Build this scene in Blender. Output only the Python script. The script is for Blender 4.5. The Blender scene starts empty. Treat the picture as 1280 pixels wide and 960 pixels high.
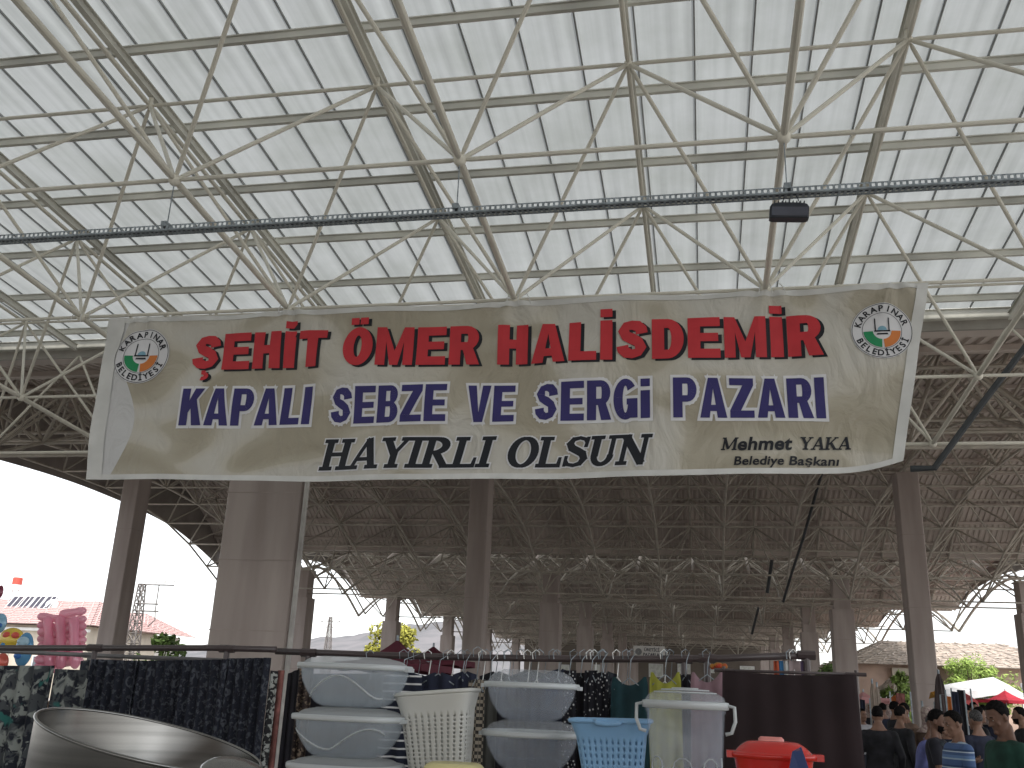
import bpy, bmesh, math, random
from mathutils import Vector, Matrix
random.seed(7)
C = bpy.context.scene.collection
sc = bpy.context.scene
R = math.radians

# ------------------------------------------------------------------ camera
CZ = 1.65
cam_d = bpy.data.cameras.new('camera'); cam = bpy.data.objects.new('camera', cam_d); C.objects.link(cam)
F, PT, RO, YW = 1174.8, R(18.13), R(2.35), R(11.66)
fw = Vector((-math.sin(YW)*math.cos(PT), math.cos(YW)*math.cos(PT), math.sin(PT)))
r0 = Vector((math.cos(YW), math.sin(YW), 0)); u0 = r0.cross(fw)
rt = math.cos(RO)*r0 + math.sin(RO)*u0; up = -math.sin(RO)*r0 + math.cos(RO)*u0
cam.matrix_world = Matrix(((rt.x, up.x, -fw.x, 0), (rt.y, up.y, -fw.y, 0), (rt.z, up.z, -fw.z, CZ), (0, 0, 0, 1)))
cam_d.sensor_width = 36; cam_d.lens = F/1280*36; cam_d.clip_start = .05; cam_d.clip_end = 6000
sc.camera = cam

def ray(x, y): return fw + rt*((x-640)/F) - up*((y-480)/F)
def at(x, y, Y):                      # the point seen at that place of the photograph, Y metres ahead
    d = ray(x, y); t = Y/d.y
    return Vector((d.x*t, Y, d.z*t+CZ))

# ------------------------------------------------------------------ sky, sun, exposure
SUN_EL, SUN_AZ = 56, 150
w = bpy.data.worlds.new('World'); sc.world = w; w.use_nodes = True
nt = w.node_tree; nt.nodes.clear()
sky = nt.nodes.new('ShaderNodeTexSky'); sky.sky_type = 'NISHITA'; sky.sun_disc = False
sky.sun_elevation = R(SUN_EL); sky.sun_rotation = R(SUN_AZ); sky.air_density = 1.0; sky.dust_density = 1.5; sky.ozone_density = 1
hsv = nt.nodes.new('ShaderNodeHueSaturation'); hsv.inputs['Saturation'].default_value = .22
bg = nt.nodes.new('ShaderNodeBackground'); bg.inputs['Strength'].default_value = .15
wo = nt.nodes.new('ShaderNodeOutputWorld')
nt.links.new(sky.outputs[0], hsv.inputs['Color']); nt.links.new(hsv.outputs[0], bg.inputs[0]); nt.links.new(bg.outputs[0], wo.inputs[0])
sd = bpy.data.lights.new('sun', 'SUN'); sd.energy = 1.5; sd.angle = R(14); sd.color = (1, .96, .9)
so = bpy.data.objects.new('sun', sd); C.objects.link(so)
_d = Vector((math.sin(R(SUN_AZ))*math.cos(R(SUN_EL)), math.cos(R(SUN_AZ))*math.cos(R(SUN_EL)), math.sin(R(SUN_EL))))
so.rotation_euler = _d.to_track_quat('Z', 'Y').to_euler()
sc.view_settings.view_transform = 'Standard'; sc.view_settings.look = 'None'
sc.view_settings.exposure = 1.3; sc.view_settings.gamma = 1
sc.cycles.max_bounces = 8; sc.cycles.diffuse_bounces = 5; sc.cycles.transparent_max_bounces = 12
sc.cycles.use_denoising = True

# ------------------------------------------------------------------ materials
MATS = {}
def mat(name, col, rough=.7, metal=0., var=.12, scale=3., bump=0., col2=None, stretch=(1, 1, 1), spec=.3, obj=True, detail=6, lo=.35, hi=.65):
    if name in MATS: return MATS[name]
    m = bpy.data.materials.new(name); m.use_nodes = True; MATS[name] = m
    n = m.node_tree.nodes; l = m.node_tree.links
    b = n['Principled BSDF']; b.inputs['Roughness'].default_value = rough; b.inputs['Metallic'].default_value = metal
    b.inputs['Specular IOR Level'].default_value = spec
    tc = n.new('ShaderNodeTexCoord'); mp = n.new('ShaderNodeMapping'); mp.inputs['Scale'].default_value = stretch
    geo = n.new('ShaderNodeNewGeometry')
    l.new(geo.outputs['Position'] if not obj else tc.outputs['Object'], mp.inputs[0])
    no = n.new('ShaderNodeTexNoise'); no.inputs['Scale'].default_value = scale; no.inputs['Detail'].default_value = detail
    l.new(mp.outputs[0], no.inputs['Vector'])
    cr = n.new('ShaderNodeValToRGB')
    c2 = col2 if col2 else tuple(max(0, c*(1-var*2)) for c in col)
    c1 = col if col2 else tuple(min(1, c*(1+var)) for c in col)
    cr.color_ramp.elements[0].position = lo; cr.color_ramp.elements[0].color = (*c2, 1)
    cr.color_ramp.elements[1].position = hi; cr.color_ramp.elements[1].color = (*c1, 1)
    l.new(no.outputs['Fac'], cr.inputs[0]); l.new(cr.outputs[0], b.inputs['Base Color'])
    if bump:
        bp = n.new('ShaderNodeBump'); bp.inputs['Strength'].default_value = bump; bp.inputs['Distance'].default_value = .02
        l.new(no.outputs['Fac'], bp.inputs['Height']); l.new(bp.outputs[0], b.inputs['Normal'])
    return m

def trans_mat(name, col, trans, clear, rough=.3, stretch=(30, .6, 1), var=.1, gloss=.06):
    m = bpy.data.materials.new(name); m.use_nodes = True; MATS[name] = m
    n = m.node_tree.nodes; l = m.node_tree.links; n.clear()
    out = n.new('ShaderNodeOutputMaterial')
    tc = n.new('ShaderNodeTexCoord'); mp = n.new('ShaderNodeMapping'); mp.inputs['Scale'].default_value = stretch
    no = n.new('ShaderNodeTexNoise'); no.inputs['Scale'].default_value = 1; no.inputs['Detail'].default_value = 5
    l.new(tc.outputs['Object'], mp.inputs[0]); l.new(mp.outputs[0], no.inputs['Vector'])
    cr = n.new('ShaderNodeValToRGB')
    cr.color_ramp.elements[0].position = .3; cr.color_ramp.elements[0].color = (*[c*(1-var) for c in col], 1)
    cr.color_ramp.elements[1].position = .7; cr.color_ramp.elements[1].color = (*col, 1)
    l.new(no.outputs['Fac'], cr.inputs[0])
    d = n.new('ShaderNodeBsdfDiffuse'); t = n.new('ShaderNodeBsdfTranslucent'); g = n.new('ShaderNodeBsdfGlossy'); g.inputs['Roughness'].default_value = rough
    l.new(cr.outputs[0], d.inputs[0]); l.new(cr.outputs[0], t.inputs[0])
    m1 = n.new('ShaderNodeMixShader'); m1.inputs[0].default_value = trans; l.new(d.outputs[0], m1.inputs[1]); l.new(t.outputs[0], m1.inputs[2])
    m2 = n.new('ShaderNodeMixShader'); m2.inputs[0].default_value = gloss; l.new(m1.outputs[0], m2.inputs[1]); l.new(g.outputs[0], m2.inputs[2])
    last = m2
    if clear:
        tr = n.new('ShaderNodeBsdfTransparent'); m3 = n.new('ShaderNodeMixShader'); m3.inputs[0].default_value = clear
        l.new(m2.outputs[0], m3.inputs[1]); l.new(tr.outputs[0], m3.inputs[2]); last = m3
    l.new(last.outputs[0], out.inputs[0])
    return m

M_paint = mat('cream_painted_steel', (.72, .69, .60), .45, var=.14, scale=1.3, spec=.4)
M_purlin = mat('cream_purlin_steel', (.66, .65, .59), .5, var=.14, scale=.8)
M_sheet = trans_mat('translucent_roof_sheet', (.262, .272, .268), .9, 0, .35, (9, .22, 1), .24)
def blotch(m, sc_, dark, lo, hi):
    n = m.node_tree.nodes; l = m.node_tree.links; cr = [x for x in n if x.type == 'VALTORGB'][0]
    g_ = n.new('ShaderNodeNewGeometry'); t_ = n.new('ShaderNodeTexNoise'); t_.inputs['Scale'].default_value = sc_; t_.inputs['Detail'].default_value = 8; t_.inputs['Roughness'].default_value = .65; l.new(g_.outputs['Position'], t_.inputs['Vector'])
    r_ = n.new('ShaderNodeValToRGB'); e_ = r_.color_ramp.elements; e_[0].position = lo; e_[0].color = (*dark, 1); e_[1].position = hi; e_[1].color = (1, 1, 1, 1); l.new(t_.outputs['Fac'], r_.inputs[0])
    mx = n.new('ShaderNodeMixRGB'); mx.blend_type = 'MULTIPLY'; mx.inputs[0].default_value = 1
    outs = [k.to_socket for k in cr.outputs[0].links]
    l.new(cr.outputs[0], mx.inputs[1]); l.new(r_.outputs[0], mx.inputs[2])
    for o_ in outs: l.new(mx.outputs[0], o_)
blotch(M_sheet, .9, (.82, .83, .80), .30, .62)
M_sky_sheet = trans_mat('skylight_sheet', (.26, .27, .265), .9, 0)
M_joint = mat('sheet_joint_strip', (.33, .34, .34), .6, var=.1)
M_rib = mat('translucent_rib', (.3, .32, .32), .6, var=.1)
M_metal = mat('corrugated_metal', (.60, .525, .475), .55, var=.12, scale=.5, stretch=(1, .3, 1), spec=.3, col2=(.44, .38, .345))
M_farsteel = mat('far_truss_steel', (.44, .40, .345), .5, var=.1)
M_gal = mat('galvanised_steel', (.30, .34, .37), .5, .25, var=.15, scale=14)
M_conc = mat('painted_concrete', (.385, .33, .305), .8, scale=1.3, stretch=(1.6, 1.6, .22), bump=.2, col2=(.29, .242, .222), lo=.3, hi=.6, detail=9)
M_conc2 = mat('painted_concrete_patch', (.33, .28, .255), .8, var=.08, scale=2.5)
M_dark = mat('black_plastic_metal', (.03, .035, .045), .5)
M_pipe = mat('dark_grey_pvc', (.05, .055, .06), .5, var=.1)
M_glass = mat('dark_window_glass', (.10, .12, .14), .12, spec=.8, var=.2, scale=2)

# ------------------------------------------------------------------ object helpers
LOC = {}
def thing(name, label, cat, loc=(0, 0, 0), group=None, rz=0., rot=None):
    o = bpy.data.objects.new(name, None); C.objects.link(o); o.location = loc
    o.rotation_euler = rot if rot else (0, 0, rz)
    o['label'] = label; o['category'] = cat
    if group: o['group'] = group
    o.empty_display_size = .2
    LOC[o.name] = Vector(loc); return o
def tag(o, label, cat, group=None):
    o['label'] = label; o['category'] = cat
    if group: o['group'] = group
    return o
def structure(o, label=None, cat=None):
    o['kind'] = 'structure'
    if label: o['label'] = label
    if cat: o['category'] = cat
    return o
def stuff(o): o['kind'] = 'stuff'; return o

class MB:
    def __init__(s): s.v = []; s.f = []
    def add(s, vs, fs):
        k = len(s.v); s.v += [tuple(p) for p in vs]; s.f += [tuple(i+k for i in f) for f in fs]; return s
    def box(s, a, b, m=None):
        (x0, y0, z0), (x1, y1, z1) = a, b
        vs = [(x0,y0,z0),(x1,y0,z0),(x1,y1,z0),(x0,y1,z0),(x0,y0,z1),(x1,y0,z1),(x1,y1,z1),(x0,y1,z1)]
        if m is not None: vs = [m @ Vector(p) for p in vs]
        return s.add(vs, [(0,3,2,1),(4,5,6,7),(0,1,5,4),(1,2,6,5),(2,3,7,6),(3,0,4,7)])
    def bar(s, p, q, wd, ht, upv=(0, 0, 1)):       # rectangular bar from p to q
        p, q = Vector(p), Vector(q); d = (q-p); L = d.length; d.normalize()
        sx = d.cross(Vector(upv)); sx.normalize(); uz = sx.cross(d)
        vs = [p + sx*a*wd/2 + uz*b*ht/2 + d*c for c in (0, L) for a, b in ((-1,-1),(1,-1),(1,1),(-1,1))]
        return s.add(vs, [(0,1,2,3),(7,6,5,4),(0,4,5,1),(1,5,6,2),(2,6,7,3),(3,7,4,0)])
    def ibeam(s, p, q, wd, ht, t=.012):
        p, q = Vector(p), Vector(q); z = Vector((0, 0, ht/2))
        s.bar(p+z, q+z, wd, t); s.bar(p-z, q-z, wd, t); s.bar(p, q, t*.8, ht-t*1.2); return s
    def tube(s, pts, r, n=8, caps=True):
        pts = [Vector(p) for p in pts]; rs = r if hasattr(r, '__len__') else [r]*len(pts)
        k = len(s.v); ref = None
        for i, p in enumerate(pts):
            d = (pts[min(i+1, len(pts)-1)] - pts[max(i-1, 0)]).normalized()
            if ref is None: ref = Vector((0, 0, 1)) if abs(d.z) < .9 else Vector((1, 0, 0))
            a = d.cross(ref).normalized(); b = a.cross(d); ref = b
            for j in range(n):
                t = 2*math.pi*j/n; s.v.append(tuple(p + (a*math.cos(t)+b*math.sin(t))*rs[i]))
        for i in range(len(pts)-1):
            for j in range(n):
                s.f.append((k+i*n+j, k+i*n+(j+1) % n, k+(i+1)*n+(j+1) % n, k+(i+1)*n+j))
        if caps:
            s.f.append(tuple(k+j for j in reversed(range(n)))); s.f.append(tuple(k+(len(pts)-1)*n+j for j in range(n)))
        return s
    def lathe(s, prof, n=48, a=1., b=1., e=2., cen=(0, 0, 0), m=None, close=False):   # superelliptic section of exponent e
        k = len(s.v); cx, cy, cz = cen
        for (r, z) in prof:
            for j in range(n):
                t = 2*math.pi*j/n; c, sn = math.cos(t), math.sin(t)
                q = (abs(c)**e + abs(sn)**e)**(-1/e)
                p = Vector((cx+a*r*q*c, cy+b*r*q*sn, cz+z)); s.v.append(tuple(m @ p if m is not None else p))
        for i in range(len(prof)-1):
            for j in range(n):
                s.f.append((k+i*n+j, k+i*n+(j+1) % n, k+(i+1)*n+(j+1) % n, k+(i+1)*n+j))
        if close:
            s.f.append(tuple(k+j for j in reversed(range(n)))); s.f.append(tuple(k+(len(prof)-1)*n+j for j in range(n)))
        return s
    def ball(s, c, r, n=8, sx=1, sy=1, sz=1):
        prof = [(r*math.sin(math.pi*i/n), -r*math.cos(math.pi*i/n)*sz) for i in range(n+1)]
        prof[0] = (r*.02, prof[0][1]); prof[-1] = (r*.02, prof[-1][1])
        return s.lathe(prof, n=max(8, n*2), a=sx, b=sy, cen=c, close=True)
    def mesh(s, name, off=(0, 0, 0), smooth=False):
        me = bpy.data.meshes.new(name); o = Vector(off)
        me.from_pydata([tuple(Vector(v)-o) for v in s.v], [], s.f); me.update()
        if smooth: me.polygons.foreach_set('use_smooth', [True]*len(me.polygons))
        return me
    def build(s, name, m, parent=None, smooth=False, loc=None):
        off = Vector((0, 0, 0))
        if parent is not None and loc is None: off = WL(parent)
        if loc is not None: off = Vector(loc)
        me = s.mesh(name, off, smooth); me.materials.append(m)
        o = bpy.data.objects.new(name, me); C.objects.link(o)
        if parent is not None: o.parent = parent; LOC[o.name] = WL(parent)
        else: o.location = off
        return o
def WL(o): return LOC.get(o.name, Vector((0, 0, 0)))
def local(parent): pass

def unit_tube(name, r, n=8, taper=True, m=None):
    b = MB()
    if taper: b.tube([(0,0,.004),(0,0,.035),(0,0,.5),(0,0,.965),(0,0,.996)], [r*.45, r, r, r, r*.45], n)
    else: b.tube([(0,0,0),(0,0,1)], r, n)
    me = b.mesh(name, smooth=False); me.materials.append(m); return me
def strut(name, me, p, q, parent):
    p, q = Vector(p)-WL(parent), Vector(q)-WL(parent); d = q-p
    o = bpy.data.objects.new(name, me); C.objects.link(o); o.parent = parent
    o.location = p; o.rotation_mode = 'QUATERNION'; o.rotation_quaternion = d.to_track_quat('Z', 'Y'); o.scale = (1, 1, d.length)
    return o
def inst(name, me, p, parent, scale=None, rz=0):
    o = bpy.data.objects.new(name, me); C.objects.link(o); o.parent = parent; o.location = Vector(p)-WL(parent)
    if scale: o.scale = scale
    o.rotation_euler = (0, 0, rz); return o

# ================================================================== GROUND AND FAR LAND
gm = mat('concrete_ground', (.36, .345, .32), .9, var=.2, scale=.4, obj=False)
b = MB(); N = 24
for i in range(N+1):
    for j in range(N+1):
        b.v.append((-3000+6000*i/N, -1500+5500*j/N, 0))
for i in range(N):
    for j in range(N):
        k = i*(N+1)+j; b.f.append((k, k+N+1, k+N+2, k+1))
structure(b.build('ground', gm), 'grey ground under and around the market hall', 'ground')

hm = mat('hazy_hillside', (.20, .19, .195), .95, col2=(.145, .145, .15), scale=.03, obj=False, lo=.4, hi=.6)  # distance haze is mixed into these greyed hill colours
def hills(name, pts, Y, thick, label, seed):
    rnd = random.Random(seed); b = MB(); n = 90; rows = 10
    xs = [p[0] for p in pts]
    for i in range(n+1):
        x = xs[0]+(xs[-1]-xs[0])*i/n
        for a, c in zip(pts, pts[1:]):
            if a[0] <= x <= c[0]: y = a[1]+(c[1]-a[1])*(x-a[0])/(c[0]-a[0]); break
        top = at(x, y, Y); h = max(2, top.z+math.sin(i*.9)*1.2+rnd.uniform(-.8, .8))
        for j in range(rows+1):
            t = j/rows; b.v.append((top.x*(1+(t-1)*thick/Y), Y+(t-1)*thick, (h*math.sin(t*math.pi/2)**1.3)*(1+.03*math.sin(i*1.7+j*2.1))-1*(1-t)))
    for i in range(n):
        for j in range(rows):
            k = i*(rows+1)+j; b.f.append((k, k+rows+1, k+rows+2, k+1))
    structure(b.build(name, hm, smooth=True), label, 'hill')
hills('hill', [(-500, 790), (150, 812), (300, 806), (380, 803), (430, 797), (480, 789), (530, 783), (580, 776), (700, 790), (900, 800)], 900, 420, 'low hazy hill seen beyond the left side of the hall', 1)
hills('hill', [(900, 850), (1100, 845), (1180, 836), (1240, 825), (1290, 828), (1400, 830), (1900, 850)], 1100, 400, 'blue grey ridge at the far right horizon', 2)

# ================================================================== NEAR TRANSLUCENT CANOPY
A = 3.0; X0 = -2.225*A; SL = .077
def Ztop(Y): return 8.49 - SL*(Y-9.07)
def Zbot(Y): return 6.48 - SL*(Y-7.63)
canopy = thing('canopy_roof', 'near roof bay of white translucent sheets on a cream steel space frame above the banner', 'roof', (-6.7, 2, 0))
topY = [9.07-2.88*k for k in (3, 2, 1, 0)] + [11.96, 14.75]
botY = [7.63-2.87*k for k in (3, 2, 1, 0)] + [10.5, 13.26, 16.12]
CX0, CX1 = -8, 6
me_main = unit_tube('bottom_chord', .036, 10, True, M_paint)
me_top = unit_tube('top_chord', .030, 8, True, M_paint)
me_lr = unit_tube('cross_chord', .024, 8, True, M_paint)
me_st = unit_tube('strut', .024, 8, True, M_paint)
nb = MB(); nb.ball((0, 0, 0), .065, 6); me_node = nb.mesh('node', smooth=True); me_node.materials.append(M_paint)
def xt(i): return X0+i*A
def xb(i): return X0+(i+.5)*A
for i in range(CX0, CX1+1):
    for a, c in zip(topY, topY[1:]): strut('top_chord', me_top, (xt(i), a, Ztop(a)), (xt(i), c, Ztop(c)), canopy)
    for y in topY: inst('node', me_node, (xt(i), y, Ztop(y)), canopy, (.8, .8, .8))
for i in range(CX0, CX1):
    for a, c in zip(botY, botY[1:]): strut('bottom_chord', me_main, (xb(i), a, Zbot(a)), (xb(i), c, Zbot(c)), canopy)
    for y in botY: inst('node', me_node, (xb(i), y, Zbot(y)), canopy)
    for y in topY: strut('cross_chord', me_lr, (xt(i), y, Ztop(y)), (xt(i+1), y, Ztop(y)), canopy)
    if i < CX1-1:
        for y in botY: strut('cross_chord', me_lr if y < 15.9 else me_top, (xb(i), y, Zbot(y)), (xb(i+1), y, Zbot(y)), canopy)
ns = 0; rest = MB()
for jj, yb in sorted(enumerate(botY), key=lambda q: -q[1]):
    for i in range(CX0, CX1):
        for yt in topY:
            if abs(yt-yb) < 2.2:
                for xi in (i, i+1):
                    p, q = (xb(i), yb, Zbot(yb)), (xt(xi), yt, Ztop(yt))
                    if ns < 300: strut('strut', me_st, p, q, canopy); ns += 1
                    else: rest.tube([p, q], .03, 6)
if rest.v: stuff(rest.build('strut_group', M_paint, canopy))
# support legs from the last bottom row up to the gutter beam
for i in range(CX0, CX1):
    for xi in (i, i+1):
        strut('edge_strut', me_st, (xb(i), 16.12, Zbot(16.12)), (xt(xi), 16.45, 8.0), canopy)
# rafters over the top chords, purlins across, sheets on top
for i in range(CX0, CX1+1):
    MB().ibeam((xt(i), -4, Ztop(-4)+.19), (xt(i), 16.3, Ztop(16.3)+.19), .075, .12).build('rafter', M_purlin, canopy)
    for y in topY: strut('rafter_post', me_top, (xt(i), y, Ztop(y)), (xt(i), y, Ztop(y)+.12), canopy)
XL, XR = xt(CX0)-.6, xt(CX1)+.6
py = 16.12
while py > -4:
    MB().ibeam((XL, py-.25, Ztop(py-.25)+.345), (XR, py-.25, Ztop(py-.25)+.345), .055, .105, .014).build('purlin', M_purlin, canopy); py -= 1.475
x = XL; PW = .667
sb = MB(); zz = lambda y: Ztop(y)+.425
for (u, dz) in ((0, .035), (.03, 0), (.33, .004), (PW-.03, 0), (PW-.004, .035)):
    sb.v += [(u, -4, zz(-4)+dz), (u, 16.42, zz(16.42)+dz)]
for k in range(len(sb.v)//2-1): sb.f.append((2*k, 2*k+1, 2*k+3, 2*k+2))
me_sheet = sb.mesh('roof_sheet'); me_sheet.materials.append(M_sheet)
me_j = MB().bar((0, -4, zz(-4)+.012), (0, 16.42, zz(16.42)+.012), .017, .03).mesh('sheet_joint'); me_j.materials.append(M_joint)
while x < XR:
    o = bpy.data.objects.new('roof_sheet', me_sheet); C.objects.link(o); o.parent = canopy; o.location = (Vector((x, 0, 0))-WL(canopy))
    o = bpy.data.objects.new('sheet_joint', me_j); C.objects.link(o); o.parent = canopy; o.location = (Vector((x-.002, 0, 0))-WL(canopy))
    x += PW
MB().ibeam((XL, 16.5, 8.27), (XR, 16.5, 8.27), .12, .18).build('edge_beam', M_purlin, canopy)
MB().box((XL, 16.56, 8.0), (XR, 16.62, 8.42)).build('fascia', mat('fascia_metal', (.33, .31, .28), .5, var=.08), canopy)
g = MB(); g.box((XL, 16.62, 8.0), (XR, 16.95, 8.03)).box((XL, 16.93, 8.03), (XR, 16.96, 8.3)); g.build('gutter', M_metal, canopy)

# ------------------------------------------------------------------ long dark vaults behind
def interp(prof, y):
    if y <= prof[0][0]: return prof[0][1]
    for a, c in zip(prof, prof[1:]):
        if a[0] <= y <= c[0]: return a[1]+(c[1]-a[1])*(y-a[0])/(c[0]-a[0])
    return prof[-1][1]
def smooth_prof(pts, n):                       # Catmull-Rom through the profile points
    out = []
    for i in range(len(pts)-1):
        p0, p1, p2, p3 = pts[max(i-1, 0)], pts[i], pts[i+1], pts[min(i+2, len(pts)-1)]
        for k in range(n):
            t = k/n
            out.append(tuple(.5*((2*p1[a])+(-p0[a]+p2[a])*t+(2*p0[a]-5*p1[a]+4*p2[a]-p3[a])*t*t+(-p0[a]+3*p1[a]-3*p2[a]+p3[a])*t**3) for a in (0, 1)))
    out.append(pts[-1]); return out
XB = -1.93
def vault(label, sheet, bot, top, xl, xr, nodes_l, nodes_r, edge, rib, r, near, ribx, seed, purl=1.3, sky_y=None):
    v = thing('vault_roof', label, 'roof', (XB, (sheet[0][0]+sheet[-1][0])/2, 0), 'dark metal vault roofs of the hall')
    sh = smooth_prof([(y, z+CZ) for y, z in sheet], 3)
    # corrugated sheet, in strips one metre wide or so
    pitch = .25; b = MB(); nx = int((max(xr(s[0]) for s in sh)-xl)/pitch)
    cols = []
    for i in range(nx):
        for du, dz in ((0, 0), (.10, 0), (.125, .05), (.225, .05)): cols.append((xl+i*pitch+du, dz))
    for (cx, dz) in cols:
        for (y, z) in sh: b.v.append((min(cx, xr(y)), y, z+dz))
    n = len(sh); lit = MB(); lit.v = b.v
    for i in range(len(cols)-1):
        for j in range(n-1):
            if cols[i][0] < max(xr(sh[j][0]), xr(sh[j+1][0])):
                tgt = lit if sky_y and sky_y[0] < sh[j][0] < sky_y[1] else b
                tgt.f.append((i*n+j, i*n+j+1, (i+1)*n+j+1, (i+1)*n+j))
    b.build('roof_sheet', M_metal, v)
    if lit.f: lit.build('skylight_sheet', M_sky_sheet, v)
    # purlins following the arc
    acc = 0; nxt = .3; lift = .08
    for a, c in zip(sh, sh[1:]):
        L = math.dist(a, c)
        while acc+L >= nxt:
            t = (nxt-acc)/L; y = a[0]+(c[0]-a[0])*t; z = a[1]+(c[1]-a[1])*t
            MB().bar((xl+.2, y, z-lift), (xr(y)-.1, y, z-lift), .09, .12).build('purlin', M_metal, v); nxt += purl
        acc += L
    T = [(y, z+CZ) for y, z in top]; B = [(y, z+CZ) for y, z in bot]
    xs_b = [XB+A*k for k in range(nodes_l, nodes_r+1)]; xs_t = [XB+A*(k-.5) for k in range(nodes_l, nodes_r+2)]
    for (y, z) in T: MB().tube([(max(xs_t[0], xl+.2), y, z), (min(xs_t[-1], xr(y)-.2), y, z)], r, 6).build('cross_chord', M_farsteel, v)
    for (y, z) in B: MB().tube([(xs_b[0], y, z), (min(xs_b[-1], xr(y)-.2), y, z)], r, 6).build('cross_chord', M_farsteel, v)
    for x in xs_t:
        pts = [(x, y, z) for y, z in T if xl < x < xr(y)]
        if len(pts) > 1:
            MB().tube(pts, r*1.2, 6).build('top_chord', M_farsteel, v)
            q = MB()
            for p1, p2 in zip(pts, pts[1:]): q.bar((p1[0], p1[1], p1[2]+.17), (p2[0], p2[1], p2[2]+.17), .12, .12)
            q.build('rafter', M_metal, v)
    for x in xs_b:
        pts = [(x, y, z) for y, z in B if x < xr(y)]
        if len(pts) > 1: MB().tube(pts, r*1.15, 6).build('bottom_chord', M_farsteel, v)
    S = []
    for x in xs_b:
        for (yb, zb) in B:
            if x > xr(yb): continue
            for (yt, zt) in T:
                if abs(yt-yb) < 2.0 or (abs(yt-yb) < 2.6 and yb in (B[0][0], B[-1][0])):
                    for dx in (-A/2, A/2):
                        if xl < x+dx < xr(yt): S.append(((x, yb, zb), (x+dx, yt, zt)))
    if near:
        def seen(s): 
            m = (Vector(s[0])+Vector(s[1]))/2; u = m.x/m.y; q = (m.z-CZ)/m.y
            return -.9 < u < .36 and (q < .245 or u < -.6 or u > .22)
        S.sort(key=lambda s: (not seen(s), s[0][1]))
        me = unit_tube('strut', r, 6, False, M_farsteel)
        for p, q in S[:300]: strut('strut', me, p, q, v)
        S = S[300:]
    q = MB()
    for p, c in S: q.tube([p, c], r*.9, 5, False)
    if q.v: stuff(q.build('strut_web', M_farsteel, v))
    # gable closing panels
    if edge:
        e = smooth_prof([(y, z+CZ) for y, z in edge], 4); q = MB()
        for (y, z) in e:
            zt = interp(sh, y)
            for xx in (ribx, ribx-.06): q.v += [(xx, y, z), (xx, y, max(zt+.06, z+.05))]
        for k in range(len(e)-1):
            a = 4*k; q.f += [(a, a+4, a+5, a+1), (a+2, a+3, a+7, a+6), (a, a+2, a+6, a+4)]
        q.build('gable_panel', mat('gable_sheet_metal', (.30, .27, .25), .6, var=.1, scale=1), v)
    if rib:
        e = smooth_prof([(y, z+CZ) for y, z in rib], 4)
        MB().tube([(ribx, y, z) for y, z in e], .09, 6).build('gable_rib', M_farsteel, v)
        MB().tube([(ribx+.5, y, z+.15) for y, z in e], .06, 6).build('gable_rib', M_farsteel, v)
    return v
# first, double span
bd = [(0, 8.0), (3.0, 7.95), (5.8, 7.75), (8.4, 7.3), (10.7, 6.62), (12.8, 5.75), (14.8, 4.9)]
td = [(1.55, 9.98), (4.55, 9.85), (7.4, 9.5), (10.05, 8.85), (12.4, 7.95), (14.1, 6.8)]
bot0 = [(34-d, z) for d, z in reversed(bd[1:])] + [(34+d, z) for d, z in bd]
top0 = [(34-d, z) for d, z in reversed(td)] + [(34+d, z) for d, z in td]
sheet0 = [(16.7, 6.5), (19.4, 7.0), (21.8, 8.4), (24, 9.25), (27, 9.95), (30, 10.25), (34, 10.4), (38, 10.25), (41.4, 9.9), (44.2, 9.25), (46.5, 8.3), (48.3, 7.1)]
edge0 = [(16.7, 5.4), (20, 6.6), (24, 7.3), (31, 7.7), (35, 7.8), (38.2, 7.72), (40.5, 7.6), (43.8, 7.25), (47, 6.5), (49.2, 5.8), (51.2, 5.0)]
vault('dark metal vault roof right behind the banner, widest and nearest of the vaults', sheet0, bot0, top0, -26.4, lambda y: 22.0, -8, 7, edge0, None, .042, True, -26.25, 3, 1.45)
be = [(0, 4.9), (2.7, 6.1), (5.4, 6.95), (8.1, 7.35), (10.8, 6.95), (13.5, 6.1), (16.2, 4.9)]
te = [(1.35, 6.5), (4.05, 7.6), (6.75, 8.25), (9.45, 8.25), (12.15, 7.6), (14.85, 6.5)]
se = [(0, 6.2), (1.35, 6.85), (4.05, 7.95), (6.75, 8.6), (8.1, 8.72), (9.45, 8.6), (12.15, 7.95), (14.85, 6.85), (16.2, 6.2)]
ee = [(0, 6.2), (1.4, 6.7), (3.3, 7.2), (5, 7.45), (8.1, 7.7), (11.2, 7.45), (12.9, 7.2), (14.8, 6.7), (16.2, 6.2)]
nm = ['first', 'second', 'third', 'fourth']
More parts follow.
